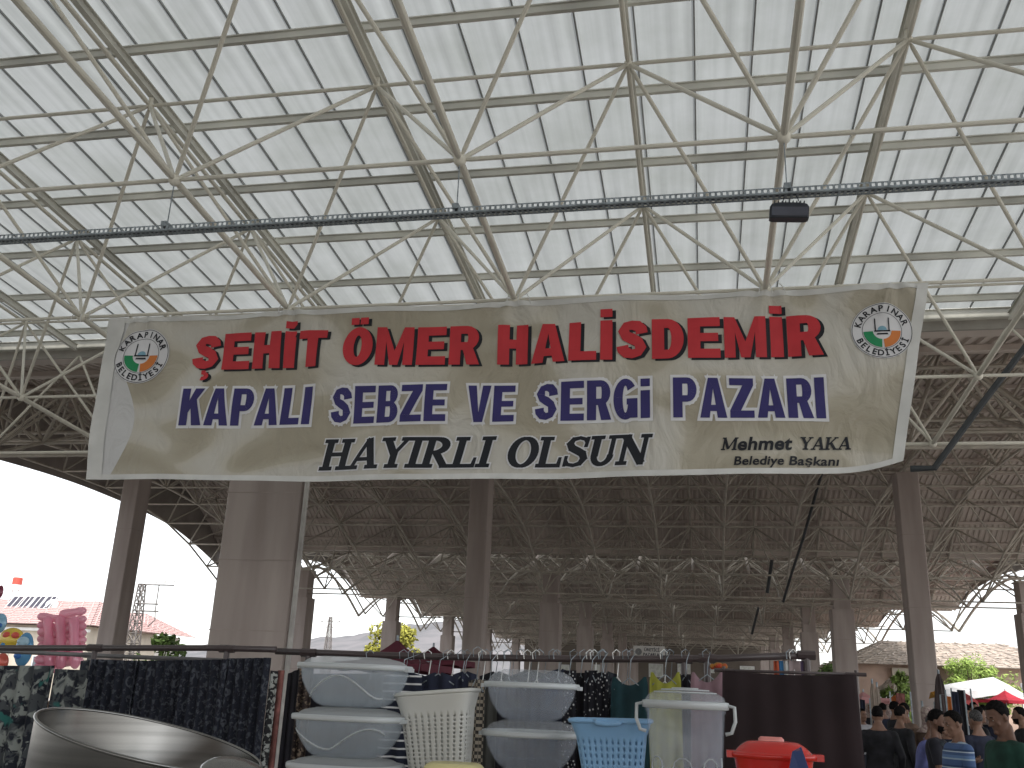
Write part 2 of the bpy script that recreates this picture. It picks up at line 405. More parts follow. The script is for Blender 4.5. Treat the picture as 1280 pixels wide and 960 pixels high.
for k in range(5):  # farthest vault added to keep sun off the far building
    y0 = 51.5+16.2*k
    sh_ = [(y0+d, z) for d, z in se]
    if k == 0: sh_ = [(48.5, 7.0), (50, 7.25)] + [(y0+d, z+(.25 if d < 8 else 0)) for d, z in se[2:]]
    xr_ = lambda y: 18.6-2.2*(y-51.5)/16.2
    xrm = min(7, int((xr_(y0)-XB)/A))
    ed = [(y0+d, z) for d, z in ee]
    if k == 0: ed = [(48.6, 7.0), (50.5, 7.05)] + ed[2:]
    vault(['dark scalloped vault roof just beyond the wide vault', 'dark scalloped vault roof second beyond the wide vault', 'dark scalloped vault roof third beyond the wide vault', 'dark scalloped vault roof fourth beyond the wide vault', 'farthest dark scalloped vault roof, added to shade the far building'][k],
          sh_, [(y0+d, z) for d, z in be], [(y0+d, z) for d, z in te], -24.7, xr_, -7, xrm, ed, [(y0+d, z) for d, z in be], .042, False, -24.8, 5+k, 1.45, (y0+2, y0+8.2))
    # right hand gable rib
    e = smooth_prof([(y0+d, z+CZ) for d, z in be], 4)
    o = MB().tube([(xr_(y)+.1, y, z) for y, z in e], .09, 6); o.tube([(xr_(y)-.4, y, z+.1) for y, z in e], .06, 6)
    par = [q for q in bpy.data.objects if q.name.startswith('vault_roof')]
    par = max(par, key=lambda q: q.location.y); o.build('gable_rib', M_farsteel, par)
    q = MB(); e2 = smooth_prof([(y, z+CZ) for y, z in ed], 4)
    for (y, z) in e2:
        zt = interp([(a, c+CZ) for a, c in sh_], y); q.v += [(xr_(y), y, z), (xr_(y), y, max(zt+.06, z+.05))]
    for i in range(len(e2)-1): q.f.append((2*i, 2*i+2, 2*i+3, 2*i+1))
    q.build('gable_panel', MATS['gable_sheet_metal'], par)
sheetb = [(-34, 6.6), (-30, 8.6), (-25, 9.9), (-18, 10.4), (-11, 9.9), (-6, 9.2), (-3.5, 8.3)]  # unseen rest of the hall, added to cut front light on the banner
vault('unseen dark metal roof bay added behind the camera', sheetb, [(-30+4*k, 7.2) for k in range(7)], [(-28+4*k, 8.2) for k in range(6)], -31, lambda y: 12, -9, 4, None, None, .05, False, -26.5, 30, 1.6)
gt = thing('valley_gutter', 'long straight valley gutter girder across the hall between the wide vault and the next', 'gutter', (0, 48.4, 8.4))
MB().box((-26.2, 48.2, 8.55), (22, 48.75, 8.85)).build('gutter_beam', M_metal, gt)
MB().tube([(-26.2, 48.1, 8.95), (22, 48.1, 8.95)], .05, 6).build('gutter_pipe', M_farsteel, gt)

# ------------------------------------------------------------------ columns
def column(name, x, y, wx, wy, ztop, label, cap=True, step=None, m=M_conc):
    t = thing(name, label, 'column', (x, y, 0), 'concrete columns of the market hall')
    b = MB()
    bv = .03
    def prism(z0, z1, hx, hy):
        prof = [(-hx+bv,-hy),(hx-bv,-hy),(hx,-hy+bv),(hx,hy-bv),(hx-bv,hy),(-hx+bv,hy),(-hx,hy-bv),(-hx,-hy+bv)]
        vs = [(x+p[0], y+p[1], z) for z in (z0, z1) for p in prof]
        b.add(vs, [tuple(reversed(range(8))), tuple(range(8, 16))] + [(i, (i+1) % 8, 8+(i+1) % 8, 8+i) for i in range(8)])
    if step:
        prism(0, step, wx/2+.12, wy/2+.12); prism(step, ztop, wx/2, wy/2)
    else: prism(0, ztop, wx/2, wy/2)
    b.build('shaft', m, t)
    zj = 1.25 if wx > 1 else 2.4
    while zj < (step or ztop)-.3:
        gx, gy = (wx/2, wy/2) if not step else (wx/2+.12, wy/2+.12)
        MB().box((x-gx-.004, y-gy-.004, zj), (x+gx+.004, y+gy+.004, zj+.018)).build('casting_joint', M_conc2, t); zj += 2.4 if wx <= 1 else 1.25
    if cap:
        MB().box((x-wx/2-.06, y-wy/2-.06, ztop), (x+wx/2+.06, y+wy/2+.06, ztop+.08)).build('cap_plate', M_farsteel, t)
        q = MB()
        for sx in (-1, 1):
            for sy in (-1, 1): q.tube([(x+sx*wx*.3, y+sy*wy*.3, ztop+.05), (x+sx*1.4, y+sy*1.3, ztop+1.35)], .06, 6)
        q.build('bracket', M_farsteel, t)
    return t
pier = column('column', -7.95, 16.25, 1.50, .32, 5.62, 'broad pale concrete pier nearest the camera, below the banner at left', cap=False)
MB().tube([(-7.12, 16.1, 0), (-7.12, 16.1, 5.5)], .05, 8).build('downpipe', mat('grey_downpipe', (.4, .38, .36), .5), pier)
MB().box((-8.85, 15.95, 5.62), (-7.05, 16.5, 5.75)).build('cap_plate', M_farsteel, pier)
column('column', 7.05, 16.25, 1.50, .32, 5.62, 'broad concrete pier out at the near right side', cap=False)
for x, lb in ((-22.4, 'concrete column at the far left under the banner corner, with the sky on both sides'), (-8.0, 'concrete column standing in the middle under the banner'), (7.05, 'concrete column under the right end of the banner, behind the men')):
    column('column', x, 34, .72, .88, 9.35, lb, cap=False)
for x, lb in ((-22.4, 'dark concrete column just visible past the right edge of the broad pier'), (-8.0, 'concrete column beyond and right of the middle column, under the gutter'), (7.05, 'concrete column left of the dark curtain gap, beside the right hand hip roofed house'), (15.9, 'concrete column cut by the right edge of the photo')):
    column('column', x, 51.7, .85, .88, 7.8, lb, step=6.3)
for k, yy in enumerate((67.7, 83.9, 100.1, 116.3)):
    for x, side in ((-22.2, 'left'), (-8.0, 'middle'), (7.05, 'right')):
        column('column', x, yy, .85, .85, 7.8, '%s stepped concrete column of the %s row under the scalloped vaults' % (side, nm[k]), step=6.2)

# ------------------------------------------------------------------ cable tray, floodlight, hangers
TY = 7.63
def trayz(x): return at(640, 262.5, TY).z
tz = trayz(0)
tr = thing('cable_tray', 'long perforated galvanised cable tray hanging across the hall below the translucent roof', 'cable tray', (-5, TY, tz))
b = MB()
for (xa, xbb) in ((-20, 12),):
    b.box((xa, TY-.055, tz-.025), (xbb, TY-.052, tz-.008)); b.box((xa, TY+.052, tz-.025), (xbb, TY+.055, tz-.008))
    b.box((xa, TY-.055, tz+.022), (xbb, TY-.052, tz+.035)); b.box((xa, TY+.052, tz+.022), (xbb, TY+.055, tz+.035))
    b.box((xa, TY-.052, tz-.0265), (xbb, TY-.03, tz-.0245)); b.box((xa, TY+.03, tz-.0265), (xbb, TY+.052, tz-.0245)); b.box((xa, TY-.009, tz-.0265), (xbb, TY+.009, tz-.0245))
b.build('tray_rail', M_gal, tr)
b = MB(); x = -20
while x < 12:
    b.box((x, TY-.0545, tz-.008), (x+.022, TY-.0525, tz+.022)); b.box((x, TY+.0525, tz-.008), (x+.022, TY+.0545, tz+.022))
    b.box((x, TY-.03, tz-.0262), (x+.022, TY-.009, tz-.0248)); b.box((x, TY+.009, tz-.0262), (x+.022, TY+.03, tz-.0248)); x += .05
stuff(b.build('tray_web', M_gal, tr))
for k in range(3):
    MB().tube([(-20, TY-.025+k*.022, tz-.012), (12, TY-.022+k*.02, tz-.010)], .009, 6).build('cable', M_dark, tr)
for i in range(-5, 5):
    MB().tube([(xb(i), TY, Zbot(TY)-.05), (xb(i), TY, tz+.02)], .006, 6).build('hanger_rod', M_gal, tr)
    MB().box((xb(i)-.03, TY-.065, tz+.02), (xb(i)+.03, TY+.065, tz+.075)).build('hanger_clamp', M_gal, tr)
# floodlight
fl = at(986, 266, TY+.02); fx, fz = fl.x, fl.z
fo = thing('floodlight', 'dark rectangular floodlight hung under the cable tray near the right', 'lamp', (fx, TY, tz))
m4 = Matrix.Translation((fx, TY, fz)) @ Matrix.Rotation(R(10), 4, 'X') @ Matrix.Rotation(R(4), 4, 'Y')
b = MB(); b.lathe([(.155, -.075), (.165, -.07), (.165, .03), (.15, .055), (.10, .07), (.02, .075)], 32, 1, .45, 8, m=m4, close=True); b.build('housing', M_dark, fo)
b = MB(); b.box((-.15, -.077, -.058), (.15, -.072, .02), m4); b.build('lens', mat('floodlight_glass', (.08, .09, .12), .15, spec=.7), fo)
b = MB()
for k in range(9): b.box((-.13+k*.031, -.05, .05), (-.122+k*.031, .06, .085), m4)
b.build('cooling_fin', M_dark, fo)
MB().tube([(fx-.05, TY, fz+.07), (fx-.03, TY, tz)], .004, 5).build('hanger_wire', M_dark, fo); MB().tube([(fx+.10, TY, fz+.07), (fx+.06, TY, tz)], .004, 5).build('hanger_wire', M_dark, fo)
# dark drain pipes on the right
def pipe(pts, w_, label):
    return tag(MB().tube(pts, w_, 8).build('drain_pipe', M_pipe, None, loc=pts[0]), label, 'pipe', 'dark sloping drain pipes')
pipe([at(1310, 395, 15.3), at(1282, 433, 15.5), at(1222, 512, 15.7), at(1168, 585, 15.9), at(1138, 586, 15.95)], .055, 'thick dark drain pipe slanting down beside the right edge of the banner')
pipe([at(1028, 588, 40), at(1003, 676, 43), at(990, 715, 45), at(979, 752, 47)], .065, 'thin dark drain pipe slanting down in the distance left of the right column')
pipe([at(965, 700, 47), at(959, 741, 47.5)], .08, 'short dark hanging pipe far off below the gutter girder')
pipe([at(948, 760, 60), at(940, 792, 62)], .08, 'tiny dark pipe hanging farthest off in the hall')

# ================================================================== BANNER
BY = 10.40
def bp(x, y): p = at(x, y, BY); return p.x, p.z
TL, TR_, BL, BR = bp(138, 398), bp(1160, 353), bp(104, 598), bp(1128, 590)
def bedge(u, v):   # u 0..1 left to right, v 0 top .. 1 bottom
    tx = TL[0]+(TR_[0]-TL[0])*u; tz_ = TL[1]+(TR_[1]-TL[1])*u
    bx = BL[0]+(BR[0]-BL[0])*u; bz = BL[1]+(BR[1]-BL[1])*u
    nodesag = .035*abs(math.sin(u*math.pi*3.6+.25))
    tz_ -= nodesag*.5
    bz += .10*max(0, (u-.93)/.07)**2 - .05*math.sin(math.pi*u)
    return tx+(bx-tx)*v, tz_+(bz-tz_)*v
def bdisp(x, z):
    u = (x-TL[0])/(TR_[0]-TL[0]); v = min(1, max(0, (TL[1]-z)/(TL[1]-BL[1])))
    d = .030*math.sin(x*1.9+z*1.1)+.016*math.sin(x*4.3-z*2.9+1)+.012*math.sin(x*2.2+z*6.1)
    # creases fanning from the ties
    for cx in (-7.2, -5.1, -2.2, .85, 2.2):
        dx = x-cx; r_ = math.hypot(dx, (TL[1]+.05-z)*.8)+.15
        d += .034*math.exp(-r_*1.3)*math.sin(math.atan2(dx, .2+TL[1]-z)*8)
    d += .05*v**2*math.sin(u*5.5+.6)
    # curl at the lower right corner
    c = max(0, (u-.92)/.08)*v**1.5; d -= .16*c
    return d
def on_banner(x, z, off=0): return (x, BY+bdisp(x, z)-off, z)
bm_ = bpy.data.materials.new('printed_vinyl'); bm_.use_nodes = True; n = bm_.node_tree.nodes; l = bm_.node_tree.links
P = n['Principled BSDF']; P.inputs['Roughness'].default_value = .45; P.inputs['Specular IOR Level'].default_value = .35
geo = n.new('ShaderNodeNewGeometry'); sep = n.new('ShaderNodeSeparateXYZ'); l.new(geo.outputs['Position'], sep.inputs[0])
def math_(op, a, b_=None, v=None):
    k = n.new('ShaderNodeMath'); k.operation = op; l.new(a, k.inputs[0])
    if b_ is not None: l.new(b_, k.inputs[1])
    if v is not None: k.inputs[1].default_value = v
    return k.outputs[0]
noi = n.new('ShaderNodeTexNoise'); noi.inputs['Scale'].default_value = .75; noi.inputs['Detail'].default_value = .6; noi.inputs['Distortion'].default_value = 1.2
mp = n.new('ShaderNodeMapping'); mp.inputs['Rotation'].default_value = (0, .7, 0); mp.inputs['Scale'].default_value = (.8, 1, 1.5); mp.inputs['Location'].default_value = (.6, 0, .3)
l.new(geo.outputs['Position'], mp.inputs[0]); l.new(mp.outputs[0], noi.inputs['Vector'])
cr = n.new('ShaderNodeValToRGB'); e = cr.color_ramp.elements
e[0].position = .36; e[0].color = (.355, .32, .245, 1); e[1].position = .64; e[1].color = (.52, .50, .45, 1)
k = cr.color_ramp.elements.new(.50); k.color = (.42, .385, .31, 1); k = cr.color_ramp.elements.new(.53); k.color = (.49, .46, .39, 1)
l.new(noi.outputs['Fac'], cr.inputs[0])
# pale border at the left: x < xb + bulge(z)
zc = math_('SUBTRACT', sep.outputs[2], v=BL[1]); s1 = math_('MULTIPLY', zc, v=2.6); s1 = math_('ADD', s1, v=-.2); s2 = math_('SINE', s1); s3 = math_('MULTIPLY', s2, v=.2)
xx = math_('SUBTRACT', sep.outputs[0], s3); zz_ = math_('MULTIPLY', zc, v=-.04); xx = math_('ADD', xx, zz_)
ls = math_('LESS_THAN', xx, v=BL[0]+.34)
mx = n.new('ShaderNodeMixRGB'); l.new(ls, mx.inputs[0]); l.new(cr.outputs[0], mx.inputs[1]); mx.inputs[2].default_value = (.55, .55, .55, 1)
l.new(mx.outputs[0], P.inputs['Base Color'])
cn = n.new('ShaderNodeTexNoise'); cn.inputs['Scale'].default_value = 1.6; cn.inputs['Detail'].default_value = 5; cn.inputs['Distortion'].default_value = 2.2; cn.inputs['Roughness'].default_value = .45
mp2 = n.new('ShaderNodeMapping'); mp2.inputs['Scale'].default_value = (1.3, 1, .8); l.new(geo.outputs['Position'], mp2.inputs[0]); l.new(mp2.outputs[0], cn.inputs['Vector'])
bp_ = n.new('ShaderNodeBump'); bp_.inputs['Strength'].default_value = .9; bp_.inputs['Distance'].default_value = .07; l.new(cn.outputs['Fac'], bp_.inputs['Height']); l.new(bp_.outputs[0], P.inputs['Normal'])
banner = thing('banner', 'wide printed vinyl banner with red, blue and black lettering hung across the hall', 'banner', (-3, BY, BL[1]))
b = MB(); NU, NV = 220, 46
for i in range(NU+1):
    for j in range(NV+1):
        x, z = bedge(i/NU, j/NV); b.v.append(on_banner(x, z))
for i in range(NU):
    for j in range(NV):
        k = i*(NV+1)+j; b.f.append((k, k+1, k+NV+2, k+NV+1))
b.build('vinyl_sheet', bm_, banner, smooth=True)
M_hem = mat('banner_hem', (.62, .62, .6), .5, var=.05)
def strip(u0, u1, v0, v1, off, name):
    q = MB(); nu, nv = (NU, 2) if u1-u0 > .5 else (2, NV)
    for i in range(nu+1):
        for j in range(nv+1):
            x, z = bedge(u0+(u1-u0)*i/nu, v0+(v1-v0)*j/nv); q.v.append(on_banner(x, z, off))
    for i in range(nu):
        for j in range(nv): k = i*(nv+1)+j; q.f.append((k, k+1, k+nv+2, k+nv+1))
    q.build(name, M_hem, banner, smooth=True)
strip(0, 1, .97, 1, .006, 'hem'); strip(0, 1, 0, .03, .006, 'hem'); strip(0, .022, 0, 1, .010, 'hem'); strip(.988, 1, 0, 1, .010, 'hem')
for i in range(-3, 3):
    c = (xb(i), 10.5, Zbot(10.5))
    for s in (-.06, .05, .16): MB().tube([(c[0]+s, 10.45, c[2]+.05), (c[0]+s*1.2, 10.40, c[2]-.02), (c[0]+s*1.4, BY, c[2]-.10)], .006, 5).build('tie_rope', M_hem, banner)

def grid_cut(me, step=.12):
    bmh = bmesh.new(); bmh.from_mesh(me)
    xs = [v.co.x for v in bmh.verts]; zs = [v.co.z for v in bmh.verts]
    x = math.floor(min(xs)/step)*step
    while x < max(xs):
        bmesh.ops.bisect_plane(bmh, geom=bmh.verts[:]+bmh.edges[:]+bmh.faces[:], plane_co=(x, 0, 0), plane_no=(1, 0, 0)); x += step
    z = math.floor(min(zs)/step)*step
    while z < max(zs):
        bmesh.ops.bisect_plane(bmh, geom=bmh.verts[:]+bmh.edges[:]+bmh.faces[:], plane_co=(0, 0, z), plane_no=(0, 0, 1)); z += step
    bmesh.ops.triangulate(bmh, faces=bmh.faces[:])
    bmh.to_mesh(me); bmh.free()
_caph = {}
def text_raw(s, offset=0., spacing=1.):
    cu = bpy.data.curves.new('t', 'FONT'); cu.body = s; cu.offset = offset; cu.resolution_u = 4; cu.space_character = spacing
    ob = bpy.data.objects.new('t', cu); C.objects.link(ob)
    dg = bpy.context.evaluated_depsgraph_get(); me = bpy.data.meshes.new_from_object(ob.evaluated_get(dg))
    vs = [tuple(v.co) for v in me.vertices]; fs = [tuple(p.vertices) for p in me.polygons]
    bpy.data.objects.remove(ob); bpy.data.curves.remove(cu); bpy.data.meshes.remove(me)
    return vs, fs
def caph():
    if 'h' not in _caph: _caph['h'] = max(v[1] for v in text_raw('H')[0])
    return _caph['h']
def put(vs, fs, p0, p1, hp, name, m, off, parent=banner, shear=0., base=None, xr=None, shift=(0, 0), surf=None):
    # p0, p1: places of the left and right end of the base line in the photo, hp: height of a capital there
    H = caph() if base is None else base
    x0 = min(v[0] for v in vs) if xr is None else xr[0]; x1 = max(v[0] for v in vs) if xr is None else xr[1]
    a = Vector((*bp(*p0),)); c = Vector((*bp(*p1),)); t_ = Vector((*bp(p0[0], p0[1]-hp),)); h = (t_-a).length
    d = c-a
    out = []
    for v in vs:
        yy = v[1]/H; tt = (v[0]-x0)/(x1-x0)
        X = a.x+d.x*tt+shear*yy*h+shift[0]; Z = a.y+d.y*tt+yy*h+shift[1]; out.append((X, v[2], Z))
    me = bpy.data.meshes.new(name); me.from_pydata(out, [], fs); me.update(); grid_cut(me)
    L = WL(parent)
    for v in me.vertices: v.co = Vector(on_banner(v.co.x, v.co.z, off+v.co.y))-L
    me.materials.append(m); o = bpy.data.objects.new(name, me); C.objects.link(o); o.parent = parent
    return o
M_red = mat('red_print', (.52, .035, .045), .5, var=.05); M_blue = mat('blue_print', (.036, .030, .14), .5, var=.05)
M_blk = mat('black_print', (.012, .014, .02), .5, var=.05); M_wht = mat('white_print', (.68, .68, .70), .5, var=.04)
def word(s, p0, p1, hp, m, kind, bold=.03, shear=0., spacing=1.05):
    vs, fs = text_raw(s, bold, spacing)
    xr = (min(v[0] for v in vs), max(v[0] for v in vs))
    if kind == 'shadow':
        put(vs, fs, p0, p1, hp, 'letters', M_blk, .008, shear=shear, shift=(.035, -.02))
        put(vs, fs, p0, p1, hp, 'letters', m, .012, shear=shear)
    elif kind == 'outline':
        v2, f2 = text_raw(s, bold+.035, spacing); put(v2, f2, p0, p1, hp, 'letters', M_wht, .008, shear=shear, xr=xr)
        put(vs, fs, p0, p1, hp, 'letters', m, .012, shear=shear)
    else: put(vs, fs, p0, p1, hp, 'letters', m, .012, shear=shear)
# heavy sans capitals, each letter built from convex pieces in a box one unit high
def arcpts(cx, cy, rx, ry, a0, a1, n_=10): return [(cx+rx*math.cos(R(a0+(a1-a0)*i/n_)), cy+ry*math.sin(R(a0+(a1-a0)*i/n_))) for i in range(n_+1)]
def band(o, i_): return [[o[k], o[k+1], i_[k+1], i_[k]] for k in range(len(o)-1)]
def sans(ch, w_=.78, s=.27, h=.20):
    def rect(x0, y0, x1, y1): return [(x0, y0), (x1, y0), (x1, y1), (x0, y1)]
    q = []; mk = ch
    if ch in 'İ': ch = 'I'
    if ch == 'Ö': ch = 'O'
    if ch == 'Ş': ch = 'S'
    if ch == 'E': q = [rect(0, 0, s, 1), rect(s, 0, w_, h), rect(s, 1-h, w_, 1), rect(s, .41, w_*.94, .41+h*.9)]
    elif ch == 'H': q = [rect(0, 0, s, 1), rect(w_-s, 0, w_, 1), rect(s, .40, w_-s, .40+h)]
    elif ch == 'I': w_ = s; q = [rect(0, 0, s, 1)]
    elif ch == 'i': w_ = s; q = [rect(0, 0, s, .70), rect(0, .80, s, 1)]
    elif ch == 'T': q = [rect(w_/2-s/2, 0, w_/2+s/2, 1-h), rect(0, 1-h, w_, 1)]
    elif ch == 'L': w_ *= .9; q = [rect(0, 0, s, 1), rect(s, 0, w_, h)]
    elif ch == 'M': w_ *= 1.28; s2 = s*.86; q = [rect(0, 0, s2, 1), rect(w_-s2, 0, w_, 1), [(s2, 1), (w_/2-s2*.42, 0), (w_/2, 0), (w_/2, .38)][::1], [(w_-s2, 1), (w_/2, .38), (w_/2, 0), (w_/2+s2*.42, 0)], [(s2, 1), (s2, .62), (w_/2-s2*.42, 0)], [(w_-s2, 1), (w_/2+s2*.42, 0), (w_-s2, .62)]]
    elif ch == 'A': w_ *= 1.12; t = s*.52; q = [[(0, 0), (s, 0), (w_/2, .74), (w_/2-t, 1)], [(w_-s, 0), (w_, 0), (w_/2+t, 1), (w_/2, .74)], [(w_/2-t, 1), (w_/2, .74), (w_/2+t, 1)], [(w_*.26, .16), (w_*.74, .16), (w_*.68, .16+h*.85), (w_*.32, .16+h*.85)]]
    elif ch == 'V': w_ *= 1.08; t = s*.52; q = [[(0, 1), (w_/2-t, 0), (w_/2, .26), (s, 1)], [(w_, 1), (w_-s, 1), (w_/2, .26), (w_/2+t, 0)], [(w_/2-t, 0), (w_/2+t, 0), (w_/2, .26)]]
    elif ch == 'K': w_ *= 1.08; q = [rect(0, 0, s, 1), [(s, .34), (s, .66), (w_-s*1.15, 1), (w_, 1)][::-1], [(s*1.25, .50), (w_-s*1.15, 0), (w_, 0), (s*1.9, .72)]]
    elif ch == 'Z': q = [rect(0, 0, w_, h), rect(0, 1-h, w_, 1), [(0, h), (s*1.15, h), (w_, 1-h), (w_-s*1.15, 1-h)]]
    elif ch == 'D': q = [rect(0, 0, s, 1), rect(s, 0, w_*.5, h), rect(s, 1-h, w_*.5, 1)] + band(arcpts(w_*.5, .5, w_*.5, .5, -90, 90, 12), arcpts(w_*.5, .5, w_*.5-s, .5-h, -90, 90, 12))
    elif ch in 'PR':
        q = [rect(0, 0, s, 1), rect(s, 1-h*.9, w_*.6, 1), rect(s, .38, w_*.6, .38+h*.9)] + band(arcpts(w_*.6, .69, w_*.4, .31, -90, 90), arcpts(w_*.6, .69, w_*.4-s*.95, .31-h*.9, -90, 90))
        if ch == 'R': q.append([(w_*.45, .42), (w_-s*1.0, 0), (w_*1.04, 0), (w_*.80, .44)])
    elif ch == 'B':
        q = [rect(0, 0, s, 1), rect(s, 1-h*.85, w_*.6, 1), rect(s, .43, w_*.62, .43+h*.8), rect(s, 0, w_*.6, h*.85)] + band(arcpts(w_*.6, .74, w_*.36, .26, -90, 90), arcpts(w_*.6, .74, w_*.36-s*.95, .26-h*.85, -90, 90)) + band(arcpts(w_*.6, .28, w_*.4, .28, -90, 90), arcpts(w_*.6, .28, w_*.4-s*.95, .28-h*.85, -90, 90))
    elif ch == 'O': w_ *= 1.05; q = band(arcpts(w_/2, .5, w_/2, .52, 0, 360, 32), arcpts(w_/2, .5, w_/2-s, .52-h, 0, 360, 32))
    elif ch == 'G': w_ *= 1.02; q = band(arcpts(w_/2, .5, w_/2, .52, 38, 352, 28), arcpts(w_/2, .5, w_/2-s, .52-h, 38, 352, 28)) + [rect(w_*.55, .36, w_, .36+h*.85), rect(w_-s*.8, .02, w_, .4)]
    elif ch == 'S':
        c = [(.93, .70), (.90, .83), (.76, .93), (.5, .965), (.25, .93), (.13, .76), (.22, .62), (.5, .53), (.78, .42), (.88, .26), (.76, .09), (.5, .035), (.24, .08), (.10, .18), (.07, .30)]
        c = [(p[0]*(w_-s)/.86+s/2-(.07*(w_-s)/.86), p[1]*(1-h)+h/2+0) for p in c]; n_ = len(c); L_, R_ = [], []
        ws = [s, s*.98, s*.9, h, h*1.0, s*.95, h*1.15, h*1.25, h*1.15, s*.95, h*1.0, h, s*.9, s*.98, s]
        for i in range(n_):
            a = c[max(i-1, 0)]; d = c[min(i+1, n_-1)]; dx, dy = d[0]-a[0], d[1]-a[1]; m_ = math.hypot(dx, dy)
            L_.append((c[i][0]-dy/m_*ws[i]/2, c[i][1]+dx/m_*ws[i]/2)); R_.append((c[i][0]+dy/m_*ws[i]/2, c[i][1]-dx/m_*ws[i]/2))
        q = [[R_[i], R_[i+1], L_[i+1], L_[i]] for i in range(n_-1)]
    if mk == 'İ': q = q+[rect(0, 1.08, s, 1.28)]
    if mk == 'Ö': q = q+[rect(w_*.2, 1.09, w_*.2+s*.75, 1.27), rect(w_*.8-s*.75, 1.09, w_*.8, 1.27)]
    if mk == 'Ş': q = q+[[(w_*.42, -.02), (w_*.58, -.02), (w_*.56, -.14), (w_*.44, -.14)]] + band(arcpts(w_*.47, -.18, w_*.24, .13, 80, -100, 8), arcpts(w_*.47, -.17, w_*.07, .03, 80, -100, 8))
    return q, w_
def grow_poly(p, g_):
    n_ = len(p); ar = sum(p[i][0]*p[(i+1) % n_][1]-p[(i+1) % n_][0]*p[i][1] for i in range(n_))
    if ar < 0: p = p[::-1]
    out = []
    for i in range(n_):
        a, b_, c = p[i-1], p[i], p[(i+1) % n_]
        d1 = Vector((b_[0]-a[0], b_[1]-a[1])); d2 = Vector((c[0]-b_[0], c[1]-b_[1]))
        if d1.length < 1e-6 or d2.length < 1e-6: out.append(b_); continue
        n1 = Vector((d1.y, -d1.x)).normalized(); n2 = Vector((d2.y, -d2.x)).normalized()
        m_ = (n1+n2); k_ = m_.length
        m_ = n1 if k_ < .2 else m_/k_*min(1.6, 2/k_)
        out.append((b_[0]+m_.x*g_, b_[1]+m_.y*g_))
    return out
def poly_word(letters, p0, p1, hp, layers, shear=0., gap=.10):
    # letters: list of (pieces, width); layers: (material, growth, lift, shift)
    L = sum(wd for _, wd in letters)+gap*(len(letters)-1)
    for (m, gr, off, sh) in layers:
        vs, fs = [], []; x = 0
        for li, (q, wd) in enumerate(letters):
            for pi_, poly in enumerate(q):
                if gr: poly = grow_poly(poly, gr)
                k = len(vs); vs += [(x+p[0], p[1], .00006*((pi_*7+li*3) % 29)) for p in poly]; fs.append(tuple(range(k, k+len(poly))))
            x += wd+gap
        put(vs, fs, p0, p1, hp, 'letters', m, off, shear=shear, base=1., xr=(0, L), shift=sh)
def red_word(s, p0, p1, hp): poly_word([sans(c, .80, .31, .225) for c in s], p0, p1, hp, [(M_blk, .004, .006, (.040, -.022)), (M_red, 0, .012, (0, 0))], gap=.10)
def blue_word(s, p0, p1, hp): poly_word([sans(c, .66, .26, .18) for c in s], p0, p1, hp, [(M_wht, .075, .006, (0, 0)), (M_blue, 0, .012, (0, 0))], gap=.085)
red_word('ŞEHİT', (237, 462), (406, 458), 43)
red_word('ÖMER', (428, 458), (597, 455), 46)
red_word('HALİSDEMİR', (621, 455), (1028, 444), 48)
blue_word('KAPALI', (223, 532), (386, 530), 45)
blue_word('SEBZE', (412, 530), (557, 527), 45)
blue_word('VE', (583, 528), (642, 527), 46)
blue_word('SERGi', (668, 527), (813, 524), 48)
blue_word('PAZARI', (842, 524), (1033, 523), 50)
